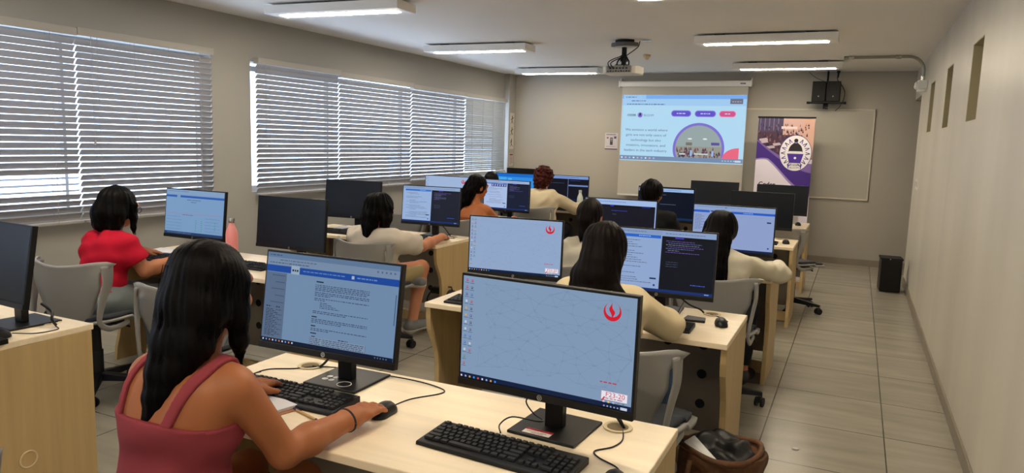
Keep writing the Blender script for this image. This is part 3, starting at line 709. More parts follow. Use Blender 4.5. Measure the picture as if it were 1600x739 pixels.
# dock, box, sticker
b = MB(); b.prism([(-.05, -.045), (.055, -.03), (.045, .04), (-.045, .05)], 'z', 0, .012, M['black']); o = b.build('phone_dock', bevel=.003); o.location = (-.645, 3.47, DH); tag(o, 'flat black slab lying between keyboard and mouse by the cream-sweater woman', 'device')
a = Art(.085, .036, y=0, x0=-.0425, z0=-.018, step=.0002)
a.rect(0, 0, 1, 1, ink(225, 220, 215)); a.nl(); a.rect(0, 0, 1, .35, ink(190, 30, 45)); a.words(.08, .9, .12, .12, ink(230, 200, 200), 3); a.words(.1, .9, .52, .10, ink(90, 80, 80), 4); a.words(.3, .8, .75, .12, ink(150, 40, 50), 5); a.nl()
o = a.build('asset_sticker', None)
mt = MON['M1']
for v in o.data.vertices: x_, y_, z_ = v.co; v.co = (x_, z_, .0095-y_)
o.parent = mt; o.location = (-.02, -.075, 0); o['label'] = 'white and red asset sticker on the stand base'
b = MB()
for k in range(4): b.lathe([(.010, 0), (.011, .001), (.006, .0022)], (.0+.026*(k % 2), .026*(k//2), .009), mat('white_dot', (.8, .8, .8), .5), 16)
o = b.build('sticker_dots', MON['M2'], 'auto'); o.location = (-.06, -.045, 0)
b = MB(); b.torus((.03, -.06, .0095), .024, .0008, mat('white_dot', (.8, .8, .8)), n=30, k=5); b.build('printed_ring', MON['M2'])
# notebook, pen
t = thing('notebook', 'open notebook with white pages and brown cover under the bare forearm', 'notebook', (-1.575, 1.585, DH), math.radians(-14))
b = MB(); b.box(-.085, .085, -.105, .105, 0, .003, mat('kraft_cover', srgb(175, 120, 85), .7)); b.build('cover', t, bevel=.001)
b = MB(); b.box(-.095, .070, -.10, .100, .0032, .0125, mat('paper', (.72, .71, .74), .7)); b.build('pages', t, bevel=.001)
t = thing('ballpoint_pen', 'kraft coloured pen with dark blue tip beside the notebook', 'pen', (-1.415, 1.628, DH+.0045), math.radians(-18))
kr = mat('kraft_barrel', srgb(200, 165, 110), .6); nb = mat('navy_plastic', srgb(30, 30, 85), .4)
b = MB(); b.cyl((-.055, 0, 0), (.050, 0, 0), .0042, kr, 14); b.build('barrel', t, 'auto')
b = MB(); b.cyl((.050, 0, 0), (.072, 0, 0), .0046, nb, 14, r2=.002); b.build('tip', t, 'auto')
b = MB(); b.cyl((-.072, 0, 0), (-.055, 0, 0), .0036, nb, 14); b.box(-.068, -.030, -.0015, .0015, .0042, .0062, nb); b.build('clip', t)

# ---------------------------------------------------------------- bottles
def bottle(x, y, z, h, r, m1, m2, label):
    t = thing('water_bottle', label, 'bottle', (x, y, z)); k = h
    b = MB(); b.lathe([(r*.90, 0), (r, .006), (r, .60*k), (r*.92, .68*k), (r*.62, .78*k), (r*.46, .85*k), (r*.44, .88*k)], (0, 0, 0), m1, 30); b.build('bottle_body', t, 'auto')
    b = MB(); b.lathe([(r*.50, .88*k), (r*.52, .89*k), (r*.52, .985*k), (r*.47, k), (.001, k)], (0, 0, 0), m2, 26); b.build('cap', t, 'auto')
bottle(-3.655, 3.50, DH, .275, .038, mat('pink_enamel', srgb(235, 150, 150), .35), M['chrome'], 'pink metal bottle with silver cap between two monitors')
bottle(-2.985, 8.28, DH, .26, .036, mat('white_enamel', srgb(200, 210, 205), .35), mat('grey_cap', (.45, .47, .45), .4), 'white bottle before the dark far monitor, behind tied-back hair')
# papers
pw = mat('paper', (.72, .71, .74), .7)
for x, y, rz, w, h, lb in [(-4.10, 5.20, .15, .21, .29, 'white papers spread left of the striped-tee person by a keyboard')]:
    b = MB(); b.box(-w/2, w/2, -h/2, h/2, 0, .004, pw); b.obox((.03, .02, .006), (w/2, h/2, .0018), rot3(0, 0, .2), pw); o = b.build('paper_stack'); o.location = (x, y, DH); o.rotation_euler.z = rz; tag(o, lb, 'paper')
t = thing('folder', 'navy folder with open white pages beside the woman in red', 'folder', (-4.12, 3.06+.16, DH+.03), .25)
for ch in []: pass
t.location = (-4.22, 3.49-.02, DH)
b = MB(); b.box(-.13, .13, -.10, .10, 0, .008, mat('navy_cover', srgb(50, 62, 100), .6)); b.build('cover', t, bevel=.002)
b = MB(); b.box(-.115, .09, -.085, .085, .0082, .013, pw); b.build('pages', t)
b = MB(); b.box(-.105, .105, -.07, .07, 0, .01, pw); b.obox((0, -.02, .013), (.1, .05, .002), rot3(0, 0, .1), pw); o = b.build('paper_stack'); o.location = (-3.80, 3.10, DH); o.rotation_euler.z = .3; tag(o, 'white paper sheets under the forearm of the woman in red', 'paper')
b = MB(); b.box(-.05, .05, -.03, .03, 0, .085, mat('white_card', (.72, .72, .74), .6)); o = b.build('white_box', bevel=.002); o.location = (-.60, 8.68, DH); tag(o, 'small white box standing under the far switched-off monitor', 'box')

# ---------------------------------------------------------------- projection screen
t = thing('projection_screen', 'white pull-down projection screen lit with a slide', 'projection screen', (-2.365, 10.72, 0))
b = MB(); hw = .94
b.prism([(-.04, 2.375), (.035, 2.375), (.045, 2.385), (.045, 2.445), (.035, 2.455), (-.03, 2.455), (-.045, 2.44), (-.045, 2.385)], 'x', -hw, hw, M['white'])
b.build('case', t, bevel=.003)
for s in (-1, 1):
    b = MB(); b.box(s*hw-.012, s*hw+.012, -.05, .06, 2.37, 2.46, M['white']); b.box(s*hw-.008, s*hw+.008, .03, .118, 2.40, 2.50, M['white']); b.build('end_bracket', t, bevel=.003)
a = Art(.07, .018, y=-.0462, x0=.80, z0=2.405); a.rect(0, 0, 1, 1, ink(30, 40, 110)); a.nl(); a.words(.1, .9, .4, .25, ink(190, 190, 210), 2); a.build('maker_plate', t)
b = MB(); b.box(-.905, .905, -.0015, .0015, .785, 2.38, M['screenw']); b.box(-.905, .905, -.008, .008, .765, .79, M['white']); b.build('screen_fabric', t)
W_, H_ = 1.79, .965
a = Art(W_, H_, y=-.0022, x0=-.893, z0=1.295, step=.0004)
P_ = K(176, 216, 240); a.rect(0, 0, 1, 1, P_); a.nl()
a.rect(0, 0, 1, .06, K(122, 172, 234)); a.rect(.01, .0, .20, .06, K(165, 205, 240)); a.rect(0, .06, 1, .16, K(160, 202, 238)); a.nl()
a.words(.03, .12, .03, .012, K(90, 110, 150), 1); a.words(.08, .20, .085, .012, K(90, 110, 150), 2); a.words(.04, .36, .135, .014, K(100, 115, 150), 3, 1)
a.rect(.875, .055, .972, .13, K(110, 112, 130)); a.nl(); a.words(.89, .96, .09, .014, K(160, 165, 180), 4)
a.text('CODER', .048, .322, .030, K(60, 60, 100), bold=True, width=.075); a.text('BLOOM', .188, .322, .030, K(95, 100, 140), width=.08)
a.disc(.157, .305, .022, K(140, 130, 210)); a.nl(); a.disc(.157, .292, .009, K(50, 45, 90)); a.rect(.146, .305, .168, .325, K(85, 70, 170))
for u0, u1, c, g in ((.42, .57, (98, 84, 200), (140, 128, 220)), (.61, .765, (98, 84, 200), (140, 128, 220)), (.80, .92, (208, 86, 140), (225, 150, 185))):
    r = .020; vc = .275; k = W_/H_
    for e, col in ((.006, g), (0, c)):
        a.disc(u0+r, vc, r+e, K(*col)); a.disc(u1-r, vc, r+e, K(*col)); a.rect(u0+r, vc-(r+e)*k, u1-r, vc+(r+e)*k, K(*col)); a.nl()
    a.words(u0+.04, u1-.04, vc-.008, .014, K(200, 205, 240), int(u0*50), 1)
for i, s_ in enumerate(('We envision a world where', 'girls are not only users of', 'technology but also', 'creators, innovators, and', 'leaders in the tech industry')):
    a.text(s_, .215, .545+i*.078, .036, K(86, 92, 130), 'c', width=(.355, .34, .255, .33, .36)[i])
# ring and group photo, cut by the task bar
cu, cv, R_ = .648, .79, .205; k = W_/H_; vb = .925
def clipdisc(r, m, n=60):
    pts = []
    for i in range(n):
        t_ = 2*PI*i/n; pts.append((cu+r*math.cos(t_), min(cv+r*k*math.sin(t_), vb)))
    a.poly(pts, m)
clipdisc(R_, K(128, 112, 205)); a.nl(); clipdisc(R_*.90, K(150, 165, 165)); a.nl()
def inside(u, v, r): return (u-cu)**2+((v-cv)/k)**2 < r*r
r = random.Random(4); Rr = R_*.90
a.poly([(cu-Rr*.985, .76), (cu+Rr*.985, .76), (cu+Rr*.99, vb), (cu-Rr*.90, vb)], K(150, 150, 140)); a.nl()
for dx in (-.07, .05): a.disc(cu+dx, .64+abs(dx)*.1, .018, K(225, 235, 225), ry=.006)
a.rect(cu-.10, .70, cu-.05, .745, K(120, 115, 105)); a.rect(cu+.10, .695, cu+.165, .735, K(95, 80, 150)); a.nl()
for i in range(110):
    u = cu+r.uniform(-Rr*.93, Rr*.93); v = .775+r.uniform(0, .13)
    if inside(u, v+.02, Rr*.97) and v+.03 < vb:
        c = r.choice([(90, 70, 85), (60, 50, 70), (110, 85, 95), (70, 60, 110), (150, 120, 115), (120, 70, 90)]); a.poly([(u-.006, v+.035), (u-.005, v+.008), (u+.005, v+.008), (u+.006, v+.035)], K(*c))
        a.nl() if i % 20 == 0 else None; a.disc(u, v, .0042, K(125, 95, 90), n=8)
a.nl()
for u0, u1, v in ((cu-.15, cu-.10, .865), (cu-.03, cu+.08, .86)): a.rect(u0, v, u1, v+.018, K(205, 215, 215))
for u in (cu-.055, cu+.115): a.rect(u-.008, .82, u+.008, .90, K(150, 185, 230))
n = 14; pts = [(.965, vb), (.965, .765)]+[(.965-.125*math.sin(PI/2*i/n), .765+.16*(1-math.cos(PI/2*i/n))) for i in range(1, n+1)]
a.poly(pts, K(232, 105, 130)); a.nl()
a.rect(0, vb, 1, 1-.012, K(118, 140, 172)); a.nl()
for q in range(9): a.rect(.012+q*.034, .945, .026+q*.034, .968, K(*[(215, 225, 240), (200, 180, 190), (160, 190, 230)][q % 3]))
for q in range(6): a.rect(.84+q*.022, .95, .85+q*.022, .965, K(190, 200, 220))
a.rect(.94, .945, .985, .972, K(205, 215, 230))
a.build('projected_slide', t)  # projector light painted as glowing colour on the fabric

# ---------------------------------------------------------------- projector
t = thing('ceiling_projector', 'white projector hanging from a dark ceiling mount with cables', 'projector', (-2.225, 7.30, ZC), math.radians(-3))
pm = mat('projector_plastic', (.62, .60, .54), .45)
b = MB(); n = 24; pts = []
for i in range(n):
    a_ = 2*PI*i/n; c, s = math.cos(a_), math.sin(a_); pts.append((.185*math.copysign(abs(c)**.35, c), .135*math.copysign(abs(s)**.35, s)))
b.prism(pts, 'z', -.345, -.265, pm); b.build('body', t, bevel=.010, seg=3)
b = MB(); r = random.Random(3)
b.box(-.13, .13, -.1405, -.136, -.335, -.272, mat('port_panel', (.30, .29, .26), .5))
for q in range(9):
    u = -.12+q*.0275; b.box(u, u+.018, -.143, -.1385, -.328, -.314 if q % 2 else -.318, M['black'])
for q in range(6):
    u = -.10+q*.034; b.box(u, u+.022, -.143, -.1385, -.300, -.286, M['black'])
b.build('connector_panel', t)
b = MB(); b.cyl((.09, .13, -.305), (.09, .155, -.305), .034, M['black'], 24); b.build('lens', t, 'auto')
b = MB(); b.box(-.07, .07, -.07, .07, -.262, -.250, M['blackm']); b.box(-.02, .02, -.02, .02, -.25, -.06, M['blackm'])
for s in (-1, 1):
    b.tube([(s*.02, 0, -.16), (s*.06, -.02, -.215), (s*.065, -.03, -.255)], .008, M['blackm'], 6)
b.box(-.03, .03, -.03, .03, -.215, -.17, M['blackm']); b.build('mount_pole', t, bevel=.002)
b = MB(); pts = [(.13*math.cos(2*PI*i/18)*(1+.12*math.cos(8*PI*i/18)), .10*math.sin(2*PI*i/18)) for i in range(18)]
b.prism(pts, 'z', -.065, -.03, mat('mount_grey', (.10, .095, .10), .5)); b.prism([(x*.7, y*.7) for x, y in pts], 'z', -.03, 0, M['blackm']); b.prism([(x*.8, y*.75) for x, y in pts], 'z', -.075, -.066, pm); b.build('ceiling_plate', t, bevel=.004)
for q, pp in enumerate([[(.14, .05, -.012), (.13, .03, -.07), (.06, -.02, -.14), (.03, -.06, -.17), (-.03, -.1, -.20), (-.08, -.15, -.24), (-.07, -.16, -.27), (-.05, -.15, -.29)],
                        [(.03, -.02, -.12), (-.02, -.06, -.17), (-.06, -.13, -.20), (-.10, -.17, -.235), (-.10, -.165, -.27), (-.08, -.15, -.30)],
                        [(.01, -.02, -.15), (.03, -.08, -.19), (.05, -.15, -.24), (.06, -.155, -.28)]]):
    o = cable(pp, None, r=.005, name='power_cable'); o.parent = t
b = MB(); b.lathe([(.045, 0), (.045, -.008), (.03, -.012)], (0, 0, 0), M['chrome'], 22); o = b.build('ceiling_grommet', None, 'auto'); o.location = (-2.015, 7.36, ZC); tag(o, 'small dark round ceiling grommet where the projector cable enters', 'grommet')
b = MB(); b.lathe([(.045, 0), (.045, -.02), (.03, -.035), (.018, -.055)], (0, 0, 0), mat('cream_plastic', (.6, .5, .28), .5), 20); o = b.build('smoke_detector', None, 'auto'); o.location = (-2.33, 8.55, ZC); tag(o, 'small cream detector on the ceiling beyond the projector', 'smoke detector')

# ---------------------------------------------------------------- whiteboard, banner, speakers
t = thing('whiteboard', 'large blank whiteboard on the back wall behind the banner', 'whiteboard', (-1.0, YB, .885))
b = MB(); b.box(-1.15, 1.145, -.018, -.004, 0, 1.19, M['board']); b.build('board_surface', t)
b = MB()
for q in ((-1.16, 1.155, -.008, .012), (-1.16, 1.155, 1.18, 1.2)): b.box(q[0], q[1], -.024, 0, q[2], q[3], mat('board_trim', (.62, .58, .48), .4))
for q in ((-1.16, -1.145), (1.14, 1.155)): b.box(q[0], q[1], -.024, 0, 0, 1.19, mat('board_trim', (.62, .58, .48), .4))
b.build('board_frame', t, bevel=.002)

t = thing('roll_up_banner', 'roll-up banner with purple waves and a white oval emblem', 'banner', (-.895, 10.32, 0))
bw, bh = .70, 1.85
b = MB(); b.box(-.38, .38, -.07, .07, 0, .07, M['alu']); b.build('banner_base', t, bevel=.01)
b = MB(); b.box(-.36, .36, -.012, .012, bh+.085, bh+.105, M['black']); b.build('top_rail', t, bevel=.003)
b = MB(); b.cyl((0, .02, .05), (0, .02, bh+.09), .008, M['alu'], 12); b.build('support_pole', t, 'auto')
b = MB(); b.box(-bw/2, bw/2, 0, .002, .07, bh+.09, ink(228, 222, 235)); b.build('banner_cloth', t)
a = Art(bw, bh+.02, y=-.0003, x0=-bw/2, z0=.07, step=.00008)
# photo of a crowded classroom
a.rect(0, 0, 1, .285, ink(70, 45, 70)); a.nl(); a.rect(0, 0, .45, .10, ink(70, 60, 95)); a.rect(.45, 0, 1, .12, ink(200, 165, 160)); a.nl(); a.rect(.80, .0, 1, .28, ink(205, 165, 150)); a.nl()
for q in range(5): a.rect(.03+q*.08, 0, .05+q*.08, .09, ink(105, 100, 140))
a.nl(); a.rect(.42, .06, .70, .078, ink(220, 205, 205)); a.nl(); r = random.Random(12)
for i in range(150):
    u = r.uniform(.02, .95); v = r.uniform(.04, .24); s = .010+.10*(v-.03)
    if u > .8 and v > .13: continue
    c = r.choice([(45, 30, 50), (60, 35, 60), (85, 45, 65), (35, 25, 45), (110, 70, 80), (60, 50, 95), (140, 95, 95)])
    a.poly([(u-s*.8, v+s*.9), (u-s*.5, v), (u+s*.5, v), (u+s*.8, v+s*.9)], ink(*c)); 
    a.nl()
    a.disc(u, v-.004, s*.38, ink(*[int(q*.7) for q in c]), n=10)
a.nl()
for i in range(9): a.nl(); u = r.uniform(.02, .3); v = r.uniform(.12, .22); a.poly([(u, v), (u+.12, v-.008), (u+.14, v+.006), (u+.02, v+.014)], ink(190, 175, 190))
a.nl()
def wave(fn, m, n=36):
    y = a.y-a.l*a.st; vs = []
    for i in range(n+1): u = i/n; t0, t1 = fn(u); vs += [a.P(u, t0, y), a.P(u, t1, y)]
    a.b.add(vs, [(2*i, 2*i+1, 2*i+3, 2*i+2) for i in range(n)], m)
wave(lambda u: (.155+.13*u+.06*math.sin(u*2.6), .52), ink(120, 95, 165)); a.nl()
wave(lambda u: (.165+.16*u+.07*math.sin(u*2.2), .56), ink(62, 30, 130)); a.nl()
wave(lambda u: (min(.99, .315+.03*math.cos(u*5+2.5)+.26*max(0, u-.22)**1.1), 1.0), ink(150, 130, 195)); a.nl()
wave(lambda u: (min(.99, .325+.03*math.cos(u*5+2.5)+.27*max(0, u-.20)**1.1), 1.0), ink(226, 220, 236)); a.nl()
cu, cv, rr = .70, .245, .285; k = bw/(bh+.02)
a.disc(cu, cv, rr, ink(62, 30, 130), n=48, ry=rr*1.19); a.nl(); a.disc(cu, cv, rr*.97, ink(232, 230, 236), n=48, ry=rr*1.155); a.nl()
pu = ink(70, 40, 150); bk = ink(22, 18, 28)
for s in (-1, 1):          # zig-zag petals round the emblem
    for i in range(7):
        t_ = math.radians(-62+i*21); ru, rv = .205, .235
        pu_ = (cu+s*ru*math.cos(t_), cv+rv*k*math.sin(t_)); d = (s*math.cos(t_), math.sin(t_)); w = .022
        q0 = (pu_[0]-d[1]*w-d[0]*.028, pu_[1]+d[0]*w*k-d[1]*.028*k); q1 = (pu_[0]+d[1]*w-d[0]*.028, pu_[1]-d[0]*w*k-d[1]*.028*k); tip = (pu_[0]+d[0]*.05, pu_[1]+d[1]*.05*k)
        a.line(*q0, *tip, .014, bk if i % 2 else pu); a.line(*q1, *tip, .014, pu)
a.nl(); a.disc(cu, cv-.235*k, .036, bk); a.ring(cu, cv-.16*k, .05, .038, pu, a0=PI, a1=2*PI); a.nl()
a.poly([(cu-.125, cv-.02*k)]+[(cu+.125*math.cos(PI+PI*i/14), cv-.02*k+.17*k*math.sin(PI+PI*i/14)) for i in range(1, 14)]+[(cu+.125, cv-.02*k)], bk); a.nl()
a.rect(cu-.115, cv-.035*k, cu+.115, cv+.01*k, ink(225, 222, 232)); a.nl()
a.poly([(cu-.145, cv+.01*k), (cu+.145, cv+.01*k), (cu+.10, cv+.185*k), (cu-.10, cv+.185*k)], pu); a.nl()
a.disc(cu, cv+.09*k, .022, ink(235, 235, 240)); 
a.text('CODER', cu, cv+.238*k, .013, bk, 'c', bold=True, width=.16); a.text('BLOOM', cu, cv+.288*k, .013, bk, 'c', width=.16)
for s in (-1, 1): a.line(cu+s*.125, cv+.20*k, cu+s*.105, cv+.29*k, .016, pu)
a.text('Coder', .08, .485, .03, bk, bold=True); a.text('Bloom', .08, .54, .03, pu, bold=True)
a.build('printed_face', t)

t = thing('speaker_shelf', 'black bracket shelf on a ceiling pole carrying two speakers', 'bracket', (-.445, 10.62, 2.145))
b = MB(); b.box(-.21, .21, -.08, .10, 0, .018, M['blackm']); b.box(-.24, -.20, -.05, .03, -.008, .022, M['blackm']); b.box(.20, .24, -.05, .03, -.008, .022, M['blackm']); b.build('shelf_plate', t, bevel=.003)
b = MB(); b.box(-.04, .02, .03, .09, -.07, 0, M['blackm']); b.cyl((-.01, .13, -.05), (-.01, .13, ZC-2.145), .012, M['blackm'], 12); b.box(-.03, .01, .08, .14, -.05, -.02, M['blackm']); b.build('support_pole', t)
def speaker(x, lb):
    t = thing('loudspeaker', lb, 'speaker', (x, 10.62, 2.163), 0, 'pair of black loudspeakers')
    b = MB(); b.box(-.083, .083, -.075, .075, 0, .265, M['blackm']); b.build('cabinet', t, bevel=.008, seg=3)
    b = MB(); b.box(-.076, .076, -.079, -.0755, .01, .255, mat('speaker_grille', (.01, .01, .011), .8)); b.build('grille', t, bevel=.002)
    b = MB(); b.cyl((0, -.079, .07), (0, -.081, .07), .009, mat('badge_silver', (.3, .3, .3), .4), 14); b.build('badge', t)
    b = MB(); b.box(-.012, .012, -.081, -.078, .215, .25, M['hole']); b.build('clip', t)
speaker(-.545, 'black loudspeaker next to the projection screen side of the shelf')
speaker(-.368, 'black loudspeaker beside the hanging cable on the shelf')
cable([(-.33, 10.70, ZC), (-.335, 10.66, 2.46), (-.29, 10.64, 2.40), (-.235, 10.62, 2.30), (-.24, 10.60, 2.20), (-.28, 10.6, 2.10), (-.33, 10.6, 2.05)], 'thin black cable looping down beside the wall speakers', r=.005, group=None)
cable([(-.70, 10.75, ZC), (-.62, 10.72, 2.5), (-.50, 10.70, 2.44)], 'thin wire running from ceiling to the speakers top', r=.003, group=None)
b = MB(); b.lathe([(.02, 0), (.022, -.02), (.012, -.035), (.008, -.09)], (0, 0, 0), M['blackm'], 14); o = b.build('cable_gland', None, 'auto'); o.location = (-.33, 10.70, ZC); tag(o, 'small black ceiling cable gland above the speakers', 'cable gland')

# conduit with its clips and the emergency light on the right wall
t = thing('metal_conduit', 'grey metal conduit curving from the ceiling lamp down the wall', 'conduit', (0, 0, 0))
pts = [(-.235, 9.0, 2.55), (.40, 9.0, 2.55)]+[(.40+.15*math.sin(q*PI/16), 9.0+.02*q/8, 2.40+.15*math.cos(q*PI/16)) for q in range(1, 9)]+[(.55, 9.03, 2.31)]
b = MB(); b.tube(pts, .0165, M['steel'], 14); b.build('pipe', t, 'auto')
for px in (-.16, .30):
    b = MB(); b.cyl((px-.025, 9.0, 2.55), (px+.025, 9.0, 2.55), .021, M['chrome'], 14); b.build('pipe_coupling', t, 'auto')
b = MB(); b.cyl((.55, 9.03, 2.345), (.55, 9.03, 2.305), .021, M['chrome'], 14); b.build('pipe_coupling', t, 'auto')
t = thing('junction_box', 'translucent white junction fixture at the end of the conduit', 'junction box', (.55, 9.05, 2.26))
gl = mat('milky_plastic', (.75, .75, .72), .3)
b = MB(); b.box(-.045, .05, -.05, .05, -.045, .045, gl); b.build('box_body', t, bevel=.008)
b = MB(); b.lathe([(.03, -.045), (.045, -.06), (.045, -.075), (.02, -.095)], (-.005, 0, 0), gl, 18); b.build('lamp_socket', t, 'auto')
b = MB(); b.ball((-.05, -.03, .0), (.025, .025, .03), gl, 8); b.ball((-.05, .03, -.02), (.025, .025, .03), gl, 8); b.build('lamp_head', t, True)
# switches
for q, y in enumerate((8.98, 9.20)):
    t = thing('light_switch', ('pale light switch plate nearer the camera beside the doorway', 'pale light switch plate nearer the doorway edge')[q], 'switch', (XR, y, 1.14), 0, 'wall switches')
    b = MB(); b.box(-.008, 0, -.037, .037, 0, .115, M['white']); b.build('plate', t, bevel=.002)
    b = MB(); b.box(-.012, -.008, -.014, .014, .03, .085, mat('switch_grey', (.35, .35, .36), .4)); b.build('rocker', t, bevel=.001)
# signs
a = Art(.20, .25, y=-.0035, x0=-.10, z0=0, step=.0004); a.rect(0, 0, 1, 1, ink(205, 200, 205)); a.nl(); a.words(.08, .92, .06, .05, ink(50, 40, 70), 2); a.rect(.05, .16, .95, .172, ink(120, 110, 130)); a.rect(.40, .27, .62, .72, ink(60, 58, 75)); a.nl(); a.rect(.44, .32, .58, .42, ink(150, 150, 165)); a.rect(.44, .46, .58, .50, ink(150, 150, 165)); a.rect(.12, .25, .28, .33, ink(150, 60, 80)); a.rect(.70, .2, .90, .33, ink(90, 70, 110)); a.words(.1, .9, .80, .03, ink(120, 115, 125), 5); a.rect(0, .94, 1, 1, ink(60, 35, 70))
t = thing('wall_sign', 'small white notice with a dark device drawing beside the projection screen', 'sign', (-3.44, YB, 1.442)); o = a.build('printed_face', t)
b = MB(); b.box(-.102, .102, -.003, 0, -.002, .252, ink(190, 185, 190)); b.build('sign_plate', t)
t = thing('evacuation_poster', 'narrow white poster with three black pictograms on the corner pilaster', 'poster', (-5.075, 10.72, 1.40), PI/2)
a = Art(.15, .57, y=-.0035, x0=-.075, z0=0, step=.0004); a.rect(0, 0, 1, 1, ink(200, 195, 185)); a.nl(); bk = ink(25, 22, 25)
for q in range(3):
    v = .10+.32*q; a.disc(.5, v, .09, bk); a.line(.5, v+.02, .45, v+.12, .14, bk); a.line(.45, v+.12, .75, v+.19, .09, bk); a.line(.45, v+.12, .22, v+.20, .09, bk); a.line(.5, v+.05, (.85, .80, .2)[q], v+.03, .08, bk); a.line(.5, v+.05, .15, (v+.10), .07, bk)
a.build('printed_face', t); b = MB(); b.box(-.076, .076, -.003, 0, -.002, .572, ink(190, 185, 180)); b.build('sign_plate', t)
t = thing('evacuation_poster', 'smaller maroon-printed notice directly under the pictogram poster', 'poster', (-5.075, 10.72, 1.13), PI/2)
a = Art(.15, .20, y=-.0035, x0=-.075, z0=0, step=.0004); a.rect(0, 0, 1, 1, ink(195, 185, 180)); a.nl(); a.rect(.1, .05, .9, .18, ink(110, 60, 75)); a.para(.1, .9, .27, 6, .11, .05, ink(110, 70, 85), 2)
a.build('printed_face', t); b = MB(); b.box(-.076, .076, -.003, 0, -.002, .202, ink(190, 185, 180)); b.build('sign_plate', t)

# black bin by the doorway
t = thing('waste_bin', 'tall black box-shaped bin standing by the far wall end', 'bin', (.42, 9.06, 0), math.radians(4))
b = MB(); b.prism([(-.105, -.12), (.105, -.12), (.105, .12), (-.105, .12)], 'z', .004, .375, M['black']); b.build('bin_body', t, bevel=.012)
b = MB(); b.box(-.112, .112, -.127, .127, .36, .38, M['blackm']); b.build('rim', t, bevel=.005)
b = MB(); b.cyl((-.02, -.1275, .370), (-.02, -.129, .370), .006, M['chrome'], 12); b.build('badge', t)
# small white scrap on the floor
b = MB(); b.ball((0, 0, .004), (.02, .012, .004), pw, 6); o = b.build('paper_scrap', None, True); o.location = (-.17, 3.90, 0); tag(o, 'tiny white scrap lying on the aisle floor tiles', 'litter')
# teacher desk and its monitor seen from behind
TD = copy_tree(D0, loc=(-4.20, 10.0, 0), rz=PI, label='maple desk against the far corner below the posters')
def tmon():
    t = monitor(-4.60, 10.18, .955, 180, 3, 'monitor seen from behind on the far corner desk', off, back_logo=True)
tmon()
# power strip below the striped-tee desk
t = thing('power_strip', 'black power strip fixed low behind the crossed legs', 'power strip', (-3.10, 5.30, .22))
b = MB(); b.box(-.12, .10, -.03, .03, 0, .05, M['black']); b.build('strip_body', t, bevel=.004)
b = MB(); b.box(.10, .135, -.028, .028, .004, .046, mat('white_plug', (.6, .6, .6), .4)); b.build('plug', t, bevel=.004)
cable([(-3.22, 5.30, .245), (-3.25, 5.27, .15), (-3.1, 5.24, .10), (-2.98, 5.23, .14), (-2.95, 5.25, .20)], 'black cable loop hanging under the striped-tee desk', r=.006)
